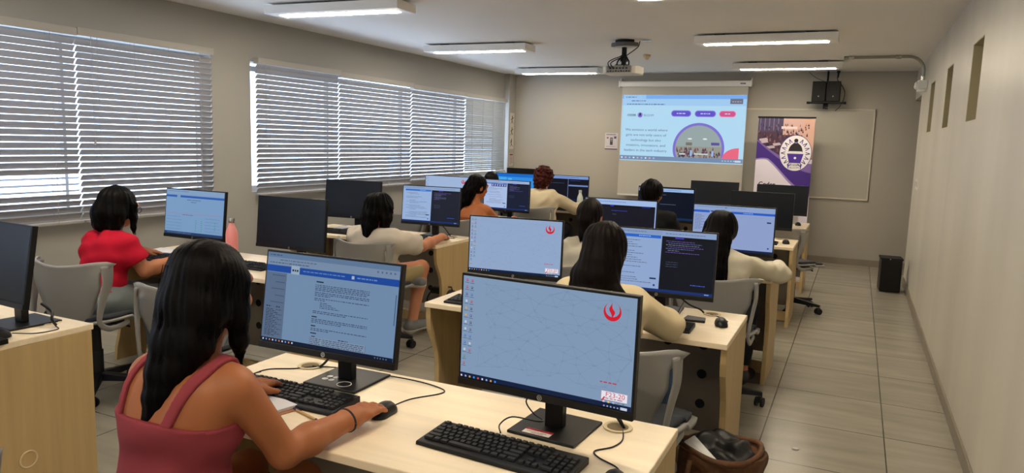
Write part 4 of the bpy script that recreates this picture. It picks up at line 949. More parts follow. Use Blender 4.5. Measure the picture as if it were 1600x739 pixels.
# ---------------------------------------------------------------- chairs
def chair_proto(label, x, y, rz, group='grey shell swivel chairs'):
    t = thing('swivel_chair', label, 'chair', (x, y, 0), rz, group); sh = M['shell']
    def back(u, v):
        s = 2*u-1; w = .128+.088*min(1, v/.62) + .010*v
        e = max(0, abs(s)-.80)/.20; top = max(0, (v-.80)/.20)
        xx = s*(w + .040*e*top)
        yy = -.205 - .050*v + .075*abs(s)**2.2*(.45+.55*v) + .075*e*top
        zz = .445+.375*v - .030*(1-abs(s)**1.5)*top - .02*max(0, abs(s)-.92)/.08*top
        return (xx, yy, zz)
    b = MB(); b.sheet(back, 30, 20, .011, sh); b.build('backrest', t, smooth=True)
    def pad(u, v):
        p = back(.06+.88*u, .30+.66*v); q = .012*math.sin(PI*u)**.3*math.sin(PI*v)**.3
        return (p[0]*.97, p[1]+.009+q, p[2]+.004)
    b = MB(); b.sheet(pad, 16, 12, .008, M['shell2']); b.build('back_pad', t, smooth=True)
    for s in (-1, 1):
        pts = [(s*.238, -.145, .79), (s*.243, -.150, .70), (s*.236, -.175, .62), (s*.228, -.195, .53), (s*.225, -.19, .475), (s*.222, -.13, .435), (s*.215, -.05, .432), (s*.205, .03, .435)]
        b = MB(); P = [Vector(p) for p in pts]; out = []
        for i in range(len(P)-1):
            p0, p1, p2, p3 = P[max(i-1, 0)], P[i], P[i+1], P[min(i+2, len(P)-1)]
            for k in range(5):
                q = k/5; out.append(.5*((2*p1)+(p2-p0)*q+(2*p0-5*p1+4*p2-p3)*q*q+(3*p1-p0-3*p2+p3)*q**3))
        out.append(P[-1]); n = len(out); hw = [.046-.030*min(1, i/(n*.50)) for i in range(n)]; vs = []
        for i, p in enumerate(out):
            tg = (out[min(i+1, n-1)]-out[max(i-1, 0)]).normalized(); w = tg.cross(Vector((1, 0, 0))).normalized()
            for a_ in range(10):
                an = 2*PI*a_/10; vs.append(p + w*hw[i]*math.cos(an) + Vector((1, 0, 0))*.009*math.sin(an))
        fs = [(i*10+k, i*10+(k+1) % 10, (i+1)*10+(k+1) % 10, (i+1)*10+k) for i in range(n-1) for k in range(10)]+[tuple(range(10))[::-1], tuple((n-1)*10+k for k in range(10))]
        b.add(vs, fs, sh); b.build('side_arm', t, smooth=True)
    def seat(u, v):
        s = 2*u-1; q = 2*v-1; w = .225*(1-.10*max(0, q)**3)*(1-.12*max(0, -q)**2); 
        r_ = 1-.10*abs(s)**6
        return (s*w, q*.215*r_+.0, .452+.022*abs(s)**3*(q < .3) - .03*max(0, q-.55)**1.5 + .02*max(0, -q-.6))
    b = MB(); b.sheet(seat, 20, 20, .016, sh); b.build('seat_shell', t, smooth=True)
    b = MB(); b.sheet(lambda u, v: (lambda p: (p[0]*.90, p[1]*.92+.005, p[2]+.018))(seat(u, v)), 14, 14, .018, mat('seat_pad_fabric', (.03, .035, .045), .85)); b.build('seat_pad', t, smooth=True)
    b = MB(); b.box(-.09, .09, -.12, .12, .405, .438, M['base']); b.cyl((0, 0, .40), (0, 0, .22), .024, M['base'], 16, r2=.028); b.cyl((0, 0, .26), (0, 0, .10), .034, M['base'], 16); b.tube([(.08, .02, .42), (.19, .02, .418), (.22, .02, .412)], .006, M['base'], 6); b.build('gas_column', t, 'auto')
    for k in range(5):
        a_ = 2*PI*k/5+.35; c, s = math.cos(a_), math.sin(a_); R = Matrix.Rotation(a_, 3, 'Z')
        b = MB(); b.add([R @ Vector(p) for p in [(.02, -.028, .075), (.02, .028, .075), (.02, .026, .125), (.02, -.026, .125), (.285, -.016, .068), (.285, .016, .068), (.285, .014, .092), (.285, -.014, .092)]],
              [(0, 1, 2, 3), (7, 6, 5, 4), (0, 4, 5, 1), (1, 5, 6, 2), (2, 6, 7, 3), (3, 7, 4, 0)], M['base'])
        o = b.build('base_spoke', t, bevel=.005)
        b = MB(); ct = R @ Vector((.272, 0, 0)); d = Vector((math.cos(a_+1.1), math.sin(a_+1.1), 0)); w_ = Vector((-d.y, d.x, 0))
        for q in (-1, 1): b.cyl(ct+w_*q*.010+Vector((0, 0, .0285)), ct+w_*q*.024+Vector((0, 0, .0285)), .0285, M['blackm'], 18)
        b.obox(ct+Vector((0, 0, .045)), (.016, .010, .018), Matrix.Rotation(a_+1.1, 3, 'Z'), M['blackm']); b.cyl(ct+Vector((0, 0, .05)), ct+Vector((0, 0, .08)), .007, M['chrome'], 8)
        b.build('castor', o, 'auto')
    return t
C0 = chair_proto('grey swivel chair under the woman in red', -3.92, 2.72, math.radians(10))
CH = [(-2.95, 2.60, 35, 'empty grey swivel chair half hidden by the long black hair of the nearest woman'),
 (-3.13, 4.36, -4, 'grey swivel chair under the striped-tee person with crossed legs'),
 (-4.03, 6.22, 0, 'grey chair back below the split-page monitor, beside the blinds wall'),
 (-3.33, 6.02, -4, 'grey swivel chair under the long-haired woman in sleeveless top'),
 (-3.27, 7.72, -4, 'grey swivel chair under the maroon-haired person'),
 (-1.60, 4.32, 0, 'grey swivel chair under the woman with tied hair'),
 (-.735, 2.74, -10, 'grey swivel chair under the cream-sweater woman, close to the brown bag'),
 (-.68, 4.40, -6, 'grey swivel chair under the white-blouse woman with long straight hair'),
 (-.48, 7.42, -40, 'empty grey swivel chair turned askew at the aisle'),
 (-1.62, 6.02, 0, 'grey swivel chair under the black-shirted person'),
 (-3.98, 7.70, 0, 'grey swivel chair under the almost hidden dark-haired person'),
 (-1.53, 1.10, 6, 'grey swivel chair under the nearest woman in the pink top')]
for x, y, a_, lb in CH: copy_tree(C0, loc=(x, y, 0), rz=math.radians(a_), label=lb)

# ---------------------------------------------------------------- implicit surfaces for bodies, hair, clothes
def V3(*a): return np.array(a, float)
class Fld:
    def __init__(s, lo, hi, h):
        s.lo = np.array(lo, float); s.h = h; s.n = np.ceil((np.array(hi)-s.lo)/h).astype(int)+1
        s.F = np.full(s.n, .5, np.float32); s.ax = [(s.lo[i]+h*np.arange(s.n[i])).astype(np.float32) for i in range(3)]
    def sub(s, lo, hi):
        a = np.clip(np.floor((np.array(lo)-s.lo)/s.h).astype(int), 0, s.n-1); b_ = np.clip(np.ceil((np.array(hi)-s.lo)/s.h).astype(int)+1, 1, s.n)
        sl = tuple(slice(a[i], max(b_[i], a[i]+1)) for i in range(3))
        X = s.ax[0][sl[0]][:, None, None]; Y = s.ax[1][sl[1]][None, :, None]; Z = s.ax[2][sl[2]][None, None, :]
        return sl, X, Y, Z
    def mix(s, sl, d, k):
        G = s.F[sl]; h = np.maximum(k-np.abs(G-d), 0)/k; s.F[sl] = np.minimum(G, d)-h*h*k*.25
    def cap(s, a, b, ra, rb, k=.02, flat=None, cut=None):
        a = np.asarray(a, float); b = np.asarray(b, float); kk = flat[1] if flat else 1; R = max(ra, rb)*max(kk, 1)+k+3*s.h
        sl, X, Y, Z = s.sub(np.minimum(a, b)-R, np.maximum(a, b)+R)
        px, py, pz = X-a[0], Y-a[1], Z-a[2]; ba = b-a
        if flat:
            w = np.asarray(flat[0], float); w = w/np.linalg.norm(w); dd = px*w[0]+py*w[1]+pz*w[2]; g = (1/kk-1)
            bw = ba@w
            px = px+dd*(w[0]*g); py = py+dd*(w[1]*g); pz = pz+dd*(w[2]*g); ba = ba+w*(bw*g)
        L = ba@ba+1e-12; t = np.clip((px*ba[0]+py*ba[1]+pz*ba[2])/L, 0, 1)
        d = np.sqrt((px-t*ba[0])**2+(py-t*ba[1])**2+(pz-t*ba[2])**2)-(ra+(rb-ra)*t)
        if cut is not None:
            for n_, p_ in cut: d = np.maximum(d, (X-p_[0])*n_[0]+(Y-p_[1])*n_[1]+(Z-p_[2])*n_[2])
        s.mix(sl, d.astype(np.float32), k)
    def _ell(s, c, r, R, pad):
        c = np.asarray(c, float); r = np.asarray(r, float); m = r.max()+pad
        sl, X, Y, Z = s.sub(c-m, c+m); p = [X-c[0], Y-c[1], Z-c[2]]
        if R is not None: p = [p[0]*R[0][i]+p[1]*R[1][i]+p[2]*R[2][i] for i in range(3)]
        k0 = np.sqrt(sum((p[i]/r[i])**2 for i in range(3))); k1 = np.sqrt(sum((p[i]/r[i]**2)**2 for i in range(3)))+1e-9
        return sl, (k0*(k0-1)/k1).astype(np.float32)
    def ell(s, c, r, k=.02, R=None):
        sl, d = s._ell(c, r, R, k+3*s.h); s.mix(sl, d, k)
    def carve(s, c, r, k=.01, R=None):
        sl, d = s._ell(c, r, R, k+3*s.h); d = -d; G = s.F[sl]; h = np.maximum(k-np.abs(G-d), 0)/k; s.F[sl] = np.maximum(G, d)+h*h*k*.25
    def cut(s, n_, p_):
        X, Y, Z = s.ax[0][:, None, None], s.ax[1][None, :, None], s.ax[2][None, None, :]
        s.F = np.maximum(s.F, ((X-p_[0])*n_[0]+(Y-p_[1])*n_[1]+(Z-p_[2])*n_[2]).astype(np.float32))
    def disp(s, fn):
        X, Y, Z = s.ax[0][:, None, None], s.ax[1][None, :, None], s.ax[2][None, None, :]
        s.F = s.F+fn(X, Y, Z).astype(np.float32)
    def mesh(s):
        F = s.F; F[0], F[-1] = .5, .5; F[:, 0], F[:, -1] = .5, .5; F[:, :, 0], F[:, :, -1] = .5, .5
        I = F < 0; nx, ny, nz = F.shape
        C = np.zeros((nx-1, ny-1, nz-1), np.int8)
        for i in (0, 1):
            for j in (0, 1):
                for k in (0, 1): C += I[i:nx-1+i, j:ny-1+j, k:nz-1+k]
        act = np.argwhere((C > 0) & (C < 8)); m = len(act)
        if m == 0: return np.zeros((0, 3)), np.zeros((0, 4), int)
        idx = np.full(C.shape, -1, np.int64); idx[tuple(act.T)] = np.arange(m)
        acc = np.zeros((m, 3)); cnt = np.zeros(m)
        cor = [(i, j, k) for i in (0, 1) for j in (0, 1) for k in (0, 1)]
        val = {c: F[act[:, 0]+c[0], act[:, 1]+c[1], act[:, 2]+c[2]] for c in cor}
        for c in cor:
            for ax_ in range(3):
                if c[ax_] == 0:
                    e = list(c); e[ax_] = 1; e = tuple(e); a, b = val[c], val[e]; x = (a < 0) != (b < 0)
                    t = np.where(x, a/(a-b+1e-20), 0); P = np.array(c, float)[None, :].repeat(m, 0); P[:, ax_] += t
                    acc += P*x[:, None]; cnt += x
        V = (acc/np.maximum(cnt, 1)[:, None]+act)*s.h+s.lo
        Q = []
        for ax_ in range(3):
            A = np.take(I, range(F.shape[ax_]-1), ax_); B = np.take(I, range(1, F.shape[ax_]), ax_)
            o = [q for q in range(3) if q != ax_]
            for sgn, msk in ((0, A & ~B), (1, ~A & B)):
                e = np.argwhere(msk); e = e[(e[:, o[0]] > 0) & (e[:, o[1]] > 0)]
                def g(d0, d1): q = e.copy(); q[:, o[0]] -= d0; q[:, o[1]] -= d1; return idx[tuple(q.T)]
                q4 = np.stack([g(1, 1), g(0, 1), g(0, 0), g(1, 0)], 1)
                if (ax_ == 1) != (sgn == 1): q4 = q4[:, ::-1]
                Q.append(q4)
        return V, np.concatenate(Q)
def np_mesh(name, V, Q, mats, parent=None, smooth=True, midx=None):
    me = bpy.data.meshes.new(name); me.vertices.add(len(V)); me.vertices.foreach_set('co', np.asarray(V, np.float32).ravel())
    n = len(Q); me.loops.add(n*4); me.loops.foreach_set('vertex_index', np.asarray(Q, np.int32).ravel())
    me.polygons.add(n); me.polygons.foreach_set('loop_start', np.arange(0, n*4, 4, dtype=np.int32)); me.polygons.foreach_set('loop_total', np.full(n, 4, np.int32))
    me.polygons.foreach_set('use_smooth', np.ones(n, bool))
    for m in (mats if isinstance(mats, (list, tuple)) else [mats]): me.materials.append(m)
    if midx is not None: me.polygons.foreach_set('material_index', np.asarray(midx, np.int32))
    me.update(calc_edges=True); me.validate()
    return link(bpy.data.objects.new(name, me), parent)
def nrm(v): v = np.asarray(v, float); return v/(np.linalg.norm(v)+1e-9)
def ik(a, c, l1, l2, pole):
    a, c = np.asarray(a, float), np.asarray(c, float); d = c-a; L = np.linalg.norm(d); f = 1.0
    if L > (l1+l2)*.995: f = L/((l1+l2)*.995)
    l1, l2 = l1*f, l2*f; x = (l1*l1-l2*l2+L*L)/(2*L); h = math.sqrt(max(l1*l1-x*x, 1e-6)); u = d/L
    p = np.asarray(pole, float); p = p-u*(p@u); return a+u*x+nrm(p)*h

SK = lambda r, g, b, n: mat(n, srgb(r, g, b), .5, bump=dict(scale=260, s=.12, d=.0008), spec=.35)
def cloth_mat(n, c, bump=.25, rough=.85): return mat(n, srgb(*c), rough, bump=dict(scale=(420, 420, 420), s=bump, d=.0006), spec=.15)
def hair_mat(n, c, rough=.48): return mat(n, srgb(*c), rough, bump=dict(scale=(420, 420, 7), s=.5, d=.0012), vary=dict(scale=(300, 300, 5), a=.4), spec=.08)

class Person:
    def __init__(s, label, px, py, yaw, head, hyaw=0, hpitch=-12, size=1.0, skin=None, res=.0065, R=None, L=None, Rel=None, Lel=None, legs=None, sh_drop=.205, shw=.152, torso=1.0, Rdir=None, Ldir=None, hcurl=1.0, hsize=1.0):
        s.hc = hcurl; s.hs = hsize
        s.t = thing('person', label, 'person', (px, py, 0), math.radians(yaw)); s.res = res; s.k = size
        cy, sy = math.cos(-math.radians(yaw)), math.sin(-math.radians(yaw))
        s.loc = lambda p: np.array([(p[0]-px)*cy-(p[1]-py)*sy, (p[0]-px)*sy+(p[1]-py)*cy, p[2]])
        s.H = s.loc(head); H = s.H; k = size
        s.pel = V3(0, 0, .535); s.S = V3(H[0]*.85, H[1]-.055, H[2]-sh_drop)
        s.shR = s.S+V3(shw, -.005, -.012); s.shL = s.S+V3(-shw, -.005, -.012); s.tw = torso
        s.waist = s.pel*.55+s.S*.45+V3(0, -.01, -.02); s.chest = s.pel*.25+s.S*.75+V3(0, -.005, -.0)
        s.wrR = s.loc(R) if R is not None else V3(.15, .42, .76); s.wrL = s.loc(L) if L is not None else V3(-.15, .42, .76)
        s.elR = s.loc(Rel) if Rel is not None else ik(s.shR, s.wrR, .27*k, .235*k, (.45, -.2, -1))
        s.elL = s.loc(Lel) if Lel is not None else ik(s.shL, s.wrL, .27*k, .235*k, (-.45, -.2, -1))
        dv = lambda w, e, d: nrm((s.loc(d)-w) if d is not None else (w-e)*np.array([1, 1, .0])+np.array([0, 0, -.02]))
        s.dR = dv(s.wrR, s.elR, Rdir); s.dL = dv(s.wrL, s.elL, Ldir)
        lg = dict(kR=(.10, .43, .50), aR=(.10, .42, .095), tR=(.11, .60, .035), kL=(-.10, .43, .50), aL=(-.10, .42, .095), tL=(-.11, .60, .035))
        if legs: lg.update({q: tuple(s.loc(v)) for q, v in legs.items()})
        s.lg = {q: np.array(v, float) for q, v in lg.items()}
        s.hR = Matrix.Rotation(math.radians(hyaw), 3, 'Z') @ Matrix.Rotation(math.radians(hpitch), 3, 'X')
        s.HR = np.array(s.hR); s.skin = skin or SK(176, 118, 86, 'skin_tan')
        P = np.array([s.pel, s.S, H, s.elR, s.elL, s.wrR+s.dR*.2, s.wrL+s.dL*.2, s.shR, s.shL]+list(s.lg.values()))
        s.lo, s.hi = P.min(0)-.17, P.max(0)+.17; s.lo[2] = max(s.lo[2], -.01)
    def hp(s, x, y, z): return s.H+s.HR @ np.array([x, y, z])*s.k
    def torso(s, f, e=0, k=.04):
        W = ((1, 0, 0), 1.38); t = s.tw
        f.cap(s.pel+V3(0, .01, 0), s.waist, .118*t+e, .092*t+e, k, W)
        f.ell(s.pel+V3(-.075, -.03, -.02), (.10+e, .11+e, .085+e), k); f.ell(s.pel+V3(.075, -.03, -.02), (.10+e, .11+e, .085+e), k)
        f.cap(s.waist, s.chest, .092*t+e, .103*t+e, k, W)
        f.cap(s.chest, s.S+V3(0, -.01, -.05), .103*t+e, .080*t+e, k, ((1, 0, 0), 1.5))
        f.cap(s.shL*.85+s.S*.15, s.shR*.85+s.S*.15, .050+e, .050+e, k)
        for q in (-1, 1): f.ell(s.chest+V3(q*.068, .092, .02), (.062+e, .05+e, .06+e), .03)
        for q, sh in ((-1, s.shL), (1, s.shR)): f.ell(sh*.5+s.chest*.5+V3(0, -.045, .0), (.07+e, .055+e, .09+e), k)
    def neck(s, f, e=0):
        f.cap(s.S+V3(0, .0, .0), s.hp(0, -.018, -.06), .050+e, .047+e, .03)
        for sh in (s.shL, s.shR): f.cap(s.S+V3(0, -.004, .045), sh*.8+s.S*.2+V3(0, 0, .022), .036+e, .032+e, .03)
    def arm(s, f, q, e=0, upto=None, k=.02, frm=0):
        sh, el, wr = (s.shR, s.elR, s.wrR) if q > 0 else (s.shL, s.elL, s.wrL); g = s.k
        cut = None
        if upto is not None and upto <= 1: d = nrm(el-sh); cut = [(d, sh+(el-sh)*upto)]
        f.cap(sh, el, .048*g+e, .039*g+e, k, cut=cut)
        if upto is None or upto > 1:
            cut = None
            if upto is not None: d = nrm(wr-el); cut = [(d, el+(wr-el)*(upto-1))]
            f.cap(el, el+(wr-el)*.35, .040*g+e, .041*g+e, k, cut=cut); f.cap(el+(wr-el)*.35, wr, .041*g+e, .0265*g+e, k, cut=cut)
    def leg(s, f, q, e=0, upto=None, k=.03, e2=None):
        c = 'R' if q > 0 else 'L'; hip = s.pel+V3(q*.085, .02, -.015); kn, an = s.lg['k'+c], s.lg['a'+c]; e2 = e if e2 is None else e2
        cut = None
        if upto is not None and upto <= 1: d = nrm(kn-hip); cut = [(d, hip+(kn-hip)*upto)]
        f.cap(hip, kn, .084+e, .058+e, k, cut=cut)
        if upto is None or upto > 1:
            cut = None
            if upto is not None: d = nrm(an-kn); cut = [(d, kn+(an-kn)*(upto-1))]
            f.cap(kn, kn+(an-kn)*.3, .056+e, .056+e2, k, cut=cut); f.cap(kn+(an-kn)*.3, an, .056+e2, .036+e2, k, cut=cut)
    def foot(s, f, q, e=0):
        c = 'R' if q > 0 else 'L'; an, t = s.lg['a'+c], s.lg['t'+c]; d = nrm(t-an)
        f.cap(an, an-d*.02+V3(0, 0, -.05 if abs(d[2]) < .6 else 0), .036+e, .036+e, .02); f.cap(an-d*.03+V3(0, 0, -.05), t, .034+e, .026+e, .02, ((d[1], -d[0], 0), 1.25))
    def hand(s, f, q, spread=1.0, curl=1.0):
        w, d = (s.wrR, s.dR) if q > 0 else (s.wrL, s.dL); g = s.k*s.hs
        sd = nrm(np.cross(d, (0, 0, 1))); up = np.cross(sd, d)         # sd = person's right of the hand direction
        f.cap(w-d*.01, w+d*.035*g, .025*g, .021*g, .02, (sd, 1.25)); f.cap(w+d*.035*g, w+d*.078*g, .0155*g, .0125*g, .015, (sd, 2.5))
        kn = [(-.030, .078, .046, .0088), (-.0105, .084, .052, .0091), (.0095, .081, .048, .0088), (.029, .072, .038, .0078)]
        if q < 0: kn = [(-a, b, c, r) for a, b, c, r in kn]
        for i, (o, b0, ln, r) in enumerate(kn):
            p = w+d*b0*g+sd*o*g*spread; f.cap(w+d*.05*g+sd*o*.8*g, p, .0105*g, r*g*1.12, .006)
            ang = .25*curl
            for j in range(3):
                dd = d*math.cos(ang)-up*math.sin(ang)+sd*(o*1.5); dd = nrm(dd); l = ln*g*(.48, .31, .26)[j]
                p2 = p+dd*l; f.cap(p, p2, r*g*(1-.10*j), r*g*(.92-.10*j), .0035); p = p2; ang += .42*curl
        th = -sd if q > 0 else sd                      # thumb leaves the inner side of the palm near its base
        p0 = w+d*.022*g+th*.022*g; p1 = p0+nrm(th*.9+d*.75-up*.3)*.036*g; p2 = p1+nrm(th*.35+d*1-up*.35)*.030*g; p3 = p2+nrm(d-up*.4)*.022*g
        f.cap(p0, p1, .0145*g, .0110*g, .010); f.cap(p1, p2, .0108*g, .0095*g, .004); f.cap(p2, p3, .0095*g, .0078*g, .004)
    def head(s, f):
        R = s.HR; k = s.k; E = lambda c, r, kk=.015: f.ell(s.hp(*c), tuple(x*k for x in r), kk, R)
        E((0, -.012, .018), (.074, .092, .088)); E((0, .030, -.030), (.058, .062, .078), .03); E((0, .058, -.088), (.030, .028, .024), .025)
        E((0, .086, .030), (.050, .016, .022), .02); E((-.036, .070, -.025), (.024, .020, .022), .015); E((.036, .070, -.025), (.024, .020, .022), .015)
        for q in (-1, 1): f.carve(s.hp(q*.031, .101, .004), tuple(x*k for x in (.017, .012, .011)), .012, R)
        f.cap(s.hp(0, .088, .012), s.hp(0, .108, -.026), .007*k, .011*k, .010); E((-.010, .100, -.032), (.008, .009, .007), .006); E((.010, .100, -.032), (.008, .009, .007), .006)
        E((0, .090, -.056), (.022, .010, .0055), .006); E((0, .088, -.066), (.018, .010, .006), .006)
        for q in (-1, 1): E((q*.076, -.008, -.010), (.009, .018, .030), .008); f.carve(s.hp(q*.086, -.004, -.008), (.006*k, .010*k, .018*k), .004, R)
    def body(s, legs=True):
        f = Fld(s.lo, s.hi, s.res); s.torso(f); s.neck(f)
        for q in (-1, 1): s.arm(f, q); s.hand(f, q, curl=s.hc)
        for q in (-1, 1):
            if legs: s.leg(f, q); s.foot(f, q)
        s.head(f); V, Q = f.mesh(); o = np_mesh('body', V, Q, s.skin, s.t)
        b = MB()
        for q in (-1, 1):
            c = s.hp(q*.031, .083, .004); b.ball(tuple(c), .0115*s.k, mat('eye_white', (.7, .68, .65), .2), 8); d = s.HR @ np.array([0, 1, 0]); b.ball(tuple(c+d*.0065*s.k), .0062*s.k, mat('eye_iris', (.02, .01, .006), .15), 8)
        b.build('eyes', s.t, True); b = MB()
        for q in (-1, 1): b.tube([tuple(s.hp(q*.014, .098, .026)), tuple(s.hp(q*.030, .099, .031)), tuple(s.hp(q*.048, .086, .026))], [.0028, .0032, .0016], mat('brow', (.012, .008, .006), .8), 6)
        b.build('eyebrows', s.t, True)
        b = MB(); b.tube([tuple(s.hp(-.021, .095, -.060)), tuple(s.hp(-.008, .1005, -.0585)), tuple(s.hp(.008, .1005, -.0585)), tuple(s.hp(.021, .095, -.060))], [.002, .0045, .0045, .002], mat('lips', srgb(150, 80, 75), .4), 6); b.build('lips', s.t, True)
        return o
    def fold(s, A=.0035, seed=1.0):
        def fn(X, Y, Z): return A*(np.sin(28*Z+9*X+6*np.sin(7*X+seed)+seed)*np.cos(13*Y+5*Z+seed*2)+.6*np.sin(55*Z-21*X+4*np.sin(11*Y+seed))-1.1)
        return fn
    def top(s, name, m, sleeve=None, e=.010, zb=.50, neckr=(.085, .085, .07), A=.0055, seed=1.0, cuff=.0, strap=None, neckz=.045, armhole=True, midx=None):
        f = Fld(s.lo, s.hi, s.res); s.torso(f, e)
        if sleeve is not None:
            for q in (-1, 1): s.arm(f, q, e+.004+cuff, sleeve, .03)
            for sh in (s.shL, s.shR): f.cap(s.S+V3(0, -.004, .030), sh*.8+s.S*.2+V3(0, 0, .018), .036+e, .032+e, .03)
        elif strap is None:
            for sh in (s.shL, s.shR): f.cap(s.S+V3(0, -.004, .040), sh*.6+s.S*.4+V3(0, 0, .014), .034+e, .030+e, .03)
        f.disp(s.fold(A, seed))
        if neckr: f.carve(s.S+V3(0, .030, neckz+.03), neckr, .006)
        if sleeve is None and strap is None and armhole:
            for q, sh in ((-1, s.shL), (1, s.shR)): f.carve(sh+V3(q*.040, 0, -.06), (.098, .20, .17), .006)
        f.cut((0, 0, -1), (0, 0, zb))
        if strap: f.cut(strap[0], strap[1])
        V, Q = f.mesh()
        return np_mesh(name, V, Q, m, s.t)
    def bottoms(s, name, m, upto=1.86, e=.012, seed=2.0, waist=.60, flare=0):
        f = Fld(s.lo, s.hi, s.res); f.cap(s.pel+V3(0, .01, 0), s.waist, .118*s.tw+e, .092*s.tw+e, .04, ((1, 0, 0), 1.38))
        for q in (-1, 1): f.ell(s.pel+V3(q*.075, -.03, -.02), (.10+e, .11+e, .085+e), .04); s.leg(f, q, e+flare, upto, .03)
        f.disp(s.fold(.003, seed)); f.cut((0, 0, 1), (0, 0, waist)); V, Q = f.mesh(); return np_mesh(name, V, Q, m, s.t)
    def shoes(s, m, sole=None, cuts=True):
        for q in (-1, 1):
            c = 'R' if q > 0 else 'L'; an, t = s.lg['a'+c], s.lg['t'+c]; lo, hi = np.minimum(an, t)-.12, np.maximum(an, t)+.12
            f = Fld(lo, hi, max(.005, s.res)); s.foot(f, q, .009); d = nrm(t-an)
            if abs(d[2]) < .7: f.cut((0, 0, 1), (0, 0, an[2]+.012)); 
            V, Q = f.mesh(); o = np_mesh('shoe', V, Q, m, s.t)
            if sole is not None:
                f = Fld(lo, hi, max(.005, s.res)); s.foot(f, q, .016); zz = min(an[2]-.05, t[2])-.012; f.cut((0, 0, 1), (0, 0, zz)); V, Q = f.mesh()
                if len(V): np_mesh('sole', V, Q, sole, o)
    def hair(s, m, locks=(), face=True, cap=(.086, .104, .104), off=(0, -.014, .020), A=.004, F_=46, res=None, curl=0, name='hair', lo=None, hi=None, strands=0, seed=3, strand_w=.0022, drop=None, wave=0, faceb=None):
        """locks: list of chains; chain = list of (x,y,z,r[,wx]) in head frame"""
        r_ = res or s.res; pts = [s.hp(*q[:3]) for ch in locks for q in ch]+[s.H]
        P = np.array(pts); f = Fld(P.min(0)-.17, P.max(0)+.17, r_)
        f.ell(s.hp(*off), tuple(q*s.k for q in cap), .02, s.HR)
        for ch in locks:
            for a, b in zip(ch[:-1], ch[1:]):
                fl = (s.HR @ np.array([1, 0, 0]), a[4]) if len(a) > 4 else None
                f.cap(s.hp(*a[:3]), s.hp(*b[:3]), a[3], b[3], .03, fl)
        cx, cy_ = s.H[0], s.H[1]; hz = s.H[2]
        def fn(X, Y, Z):
            th = np.arctan2(Y-cy_, X-cx); z = Z-hz
            if curl: return A*(np.sin(60*X+2*np.sin(50*Z))*np.sin(64*Z+3*np.sin(40*Y))*np.cos(58*Y+1.5*np.sin(45*X))*1.6+.5*np.sin(110*Z+80*X))
            q = X*F_*1.3+2.2*np.sin(z*9+X*6)
            return A*(.6*np.sin(th*F_*.5+3*np.sin(z*7)) + .6*np.sin(q) + .35*np.sin(q*2.3+1.0)) + wave*np.sin(z*70+X*30)
        f.disp(fn)
        if face:
            fb = faceb or ((0, .088, -.055), (.066, .075, .105))
            f.carve(s.hp(*fb[0]), tuple(q*s.k for q in fb[1]), .012, s.HR)
        V, Q = f.mesh(); mesh_list = [(V, Q)]
        if strands:       # loose strands lying along the outer locks
            rr = random.Random(seed); vs, fs = [], []
            for i in range(strands):
                ch = locks[rr.randrange(len(locks))]
                if len(ch) < 3: continue
                a0 = rr.uniform(0, 2*PI); sx = rr.uniform(-1, 1); g = 1.04 if rr.random() < .85 else 1.10; pts = []
                for j, q in enumerate(ch):
                    w = q[4] if len(q) > 4 else 1; rad = q[3]*g
                    pts.append(s.hp(q[0]+math.cos(a0)*rad*w, q[1]+math.sin(a0)*rad, q[2])+np.array([rr.uniform(-.004, .004), rr.uniform(-.003, .003), 0]))
                if len(pts) > 1:
                    e = pts[-1]-pts[-2]; pts.append(pts[-1]+e*rr.uniform(.1, .55)+np.array([rr.uniform(-.012, .012), 0, 0]))
                # subdivide with catmull-rom
                Pn = [Vector(p) for p in pts]; out = []
                for a_ in range(len(Pn)-1):
                    p0, p1, p2, p3 = Pn[max(a_-1, 0)], Pn[a_], Pn[a_+1], Pn[min(a_+2, len(Pn)-1)]
                    for c_ in range(4):
                        t_ = c_/4; out.append(.5*((2*p1)+(p2-p0)*t_+(2*p0-5*p1+4*p2-p3)*t_*t_+(3*p1-p0-3*p2+p3)*t_**3)+Vector((wave*8*math.sin(len(out)*1.3+i), 0, 0)))
                out.append(Pn[-1]); base = len(vs); w_ = strand_w*rr.uniform(.5, 1)
                for c_, p in enumerate(out):
                    ww = w_*(1-.85*c_/len(out)); vs += [(p.x-ww, p.y, p.z), (p.x, p.y-ww, p.z), (p.x+ww, p.y, p.z), (p.x, p.y+ww, p.z)]
                for c_ in range(len(out)-1):
                    for z in range(4): fs.append((base+c_*4+z, base+c_*4+(z+1) % 4, base+(c_+1)*4+(z+1) % 4, base+(c_+1)*4+z))
            if vs: mesh_list.append((np.array(vs), np.array(fs)))
        o = 0; Vs = []; Qs = []
        for v_, q_ in mesh_list: Vs.append(v_); Qs.append(q_+o); o += len(v_)
        return np_mesh(name, np.concatenate(Vs), np.concatenate(Qs), m, s.t)
# ================================================================ PEOPLE
BLK = hair_mat('black_hair', (8, 5, 6)); DBR = hair_mat('dark_brown_hair', (19, 11, 9)); MAR = hair_mat('maroon_hair', (74, 30, 24), .5)
TAN = SK(172, 112, 78, 'skin_tan'); TAN2 = SK(188, 128, 96, 'skin_light_tan'); BRN = SK(152, 96, 62, 'skin_brown')
JEAN = cloth_mat('grey_jeans', (112, 120, 122)); DARKT = cloth_mat('dark_trousers', (28, 28, 34)); BLUEJ = cloth_mat('blue_jeans', (70, 90, 120))
SHOEW = mat('white_shoe', srgb(190, 188, 182), .6); SHOEB = mat('black_shoe', srgb(25, 25, 28), .5)

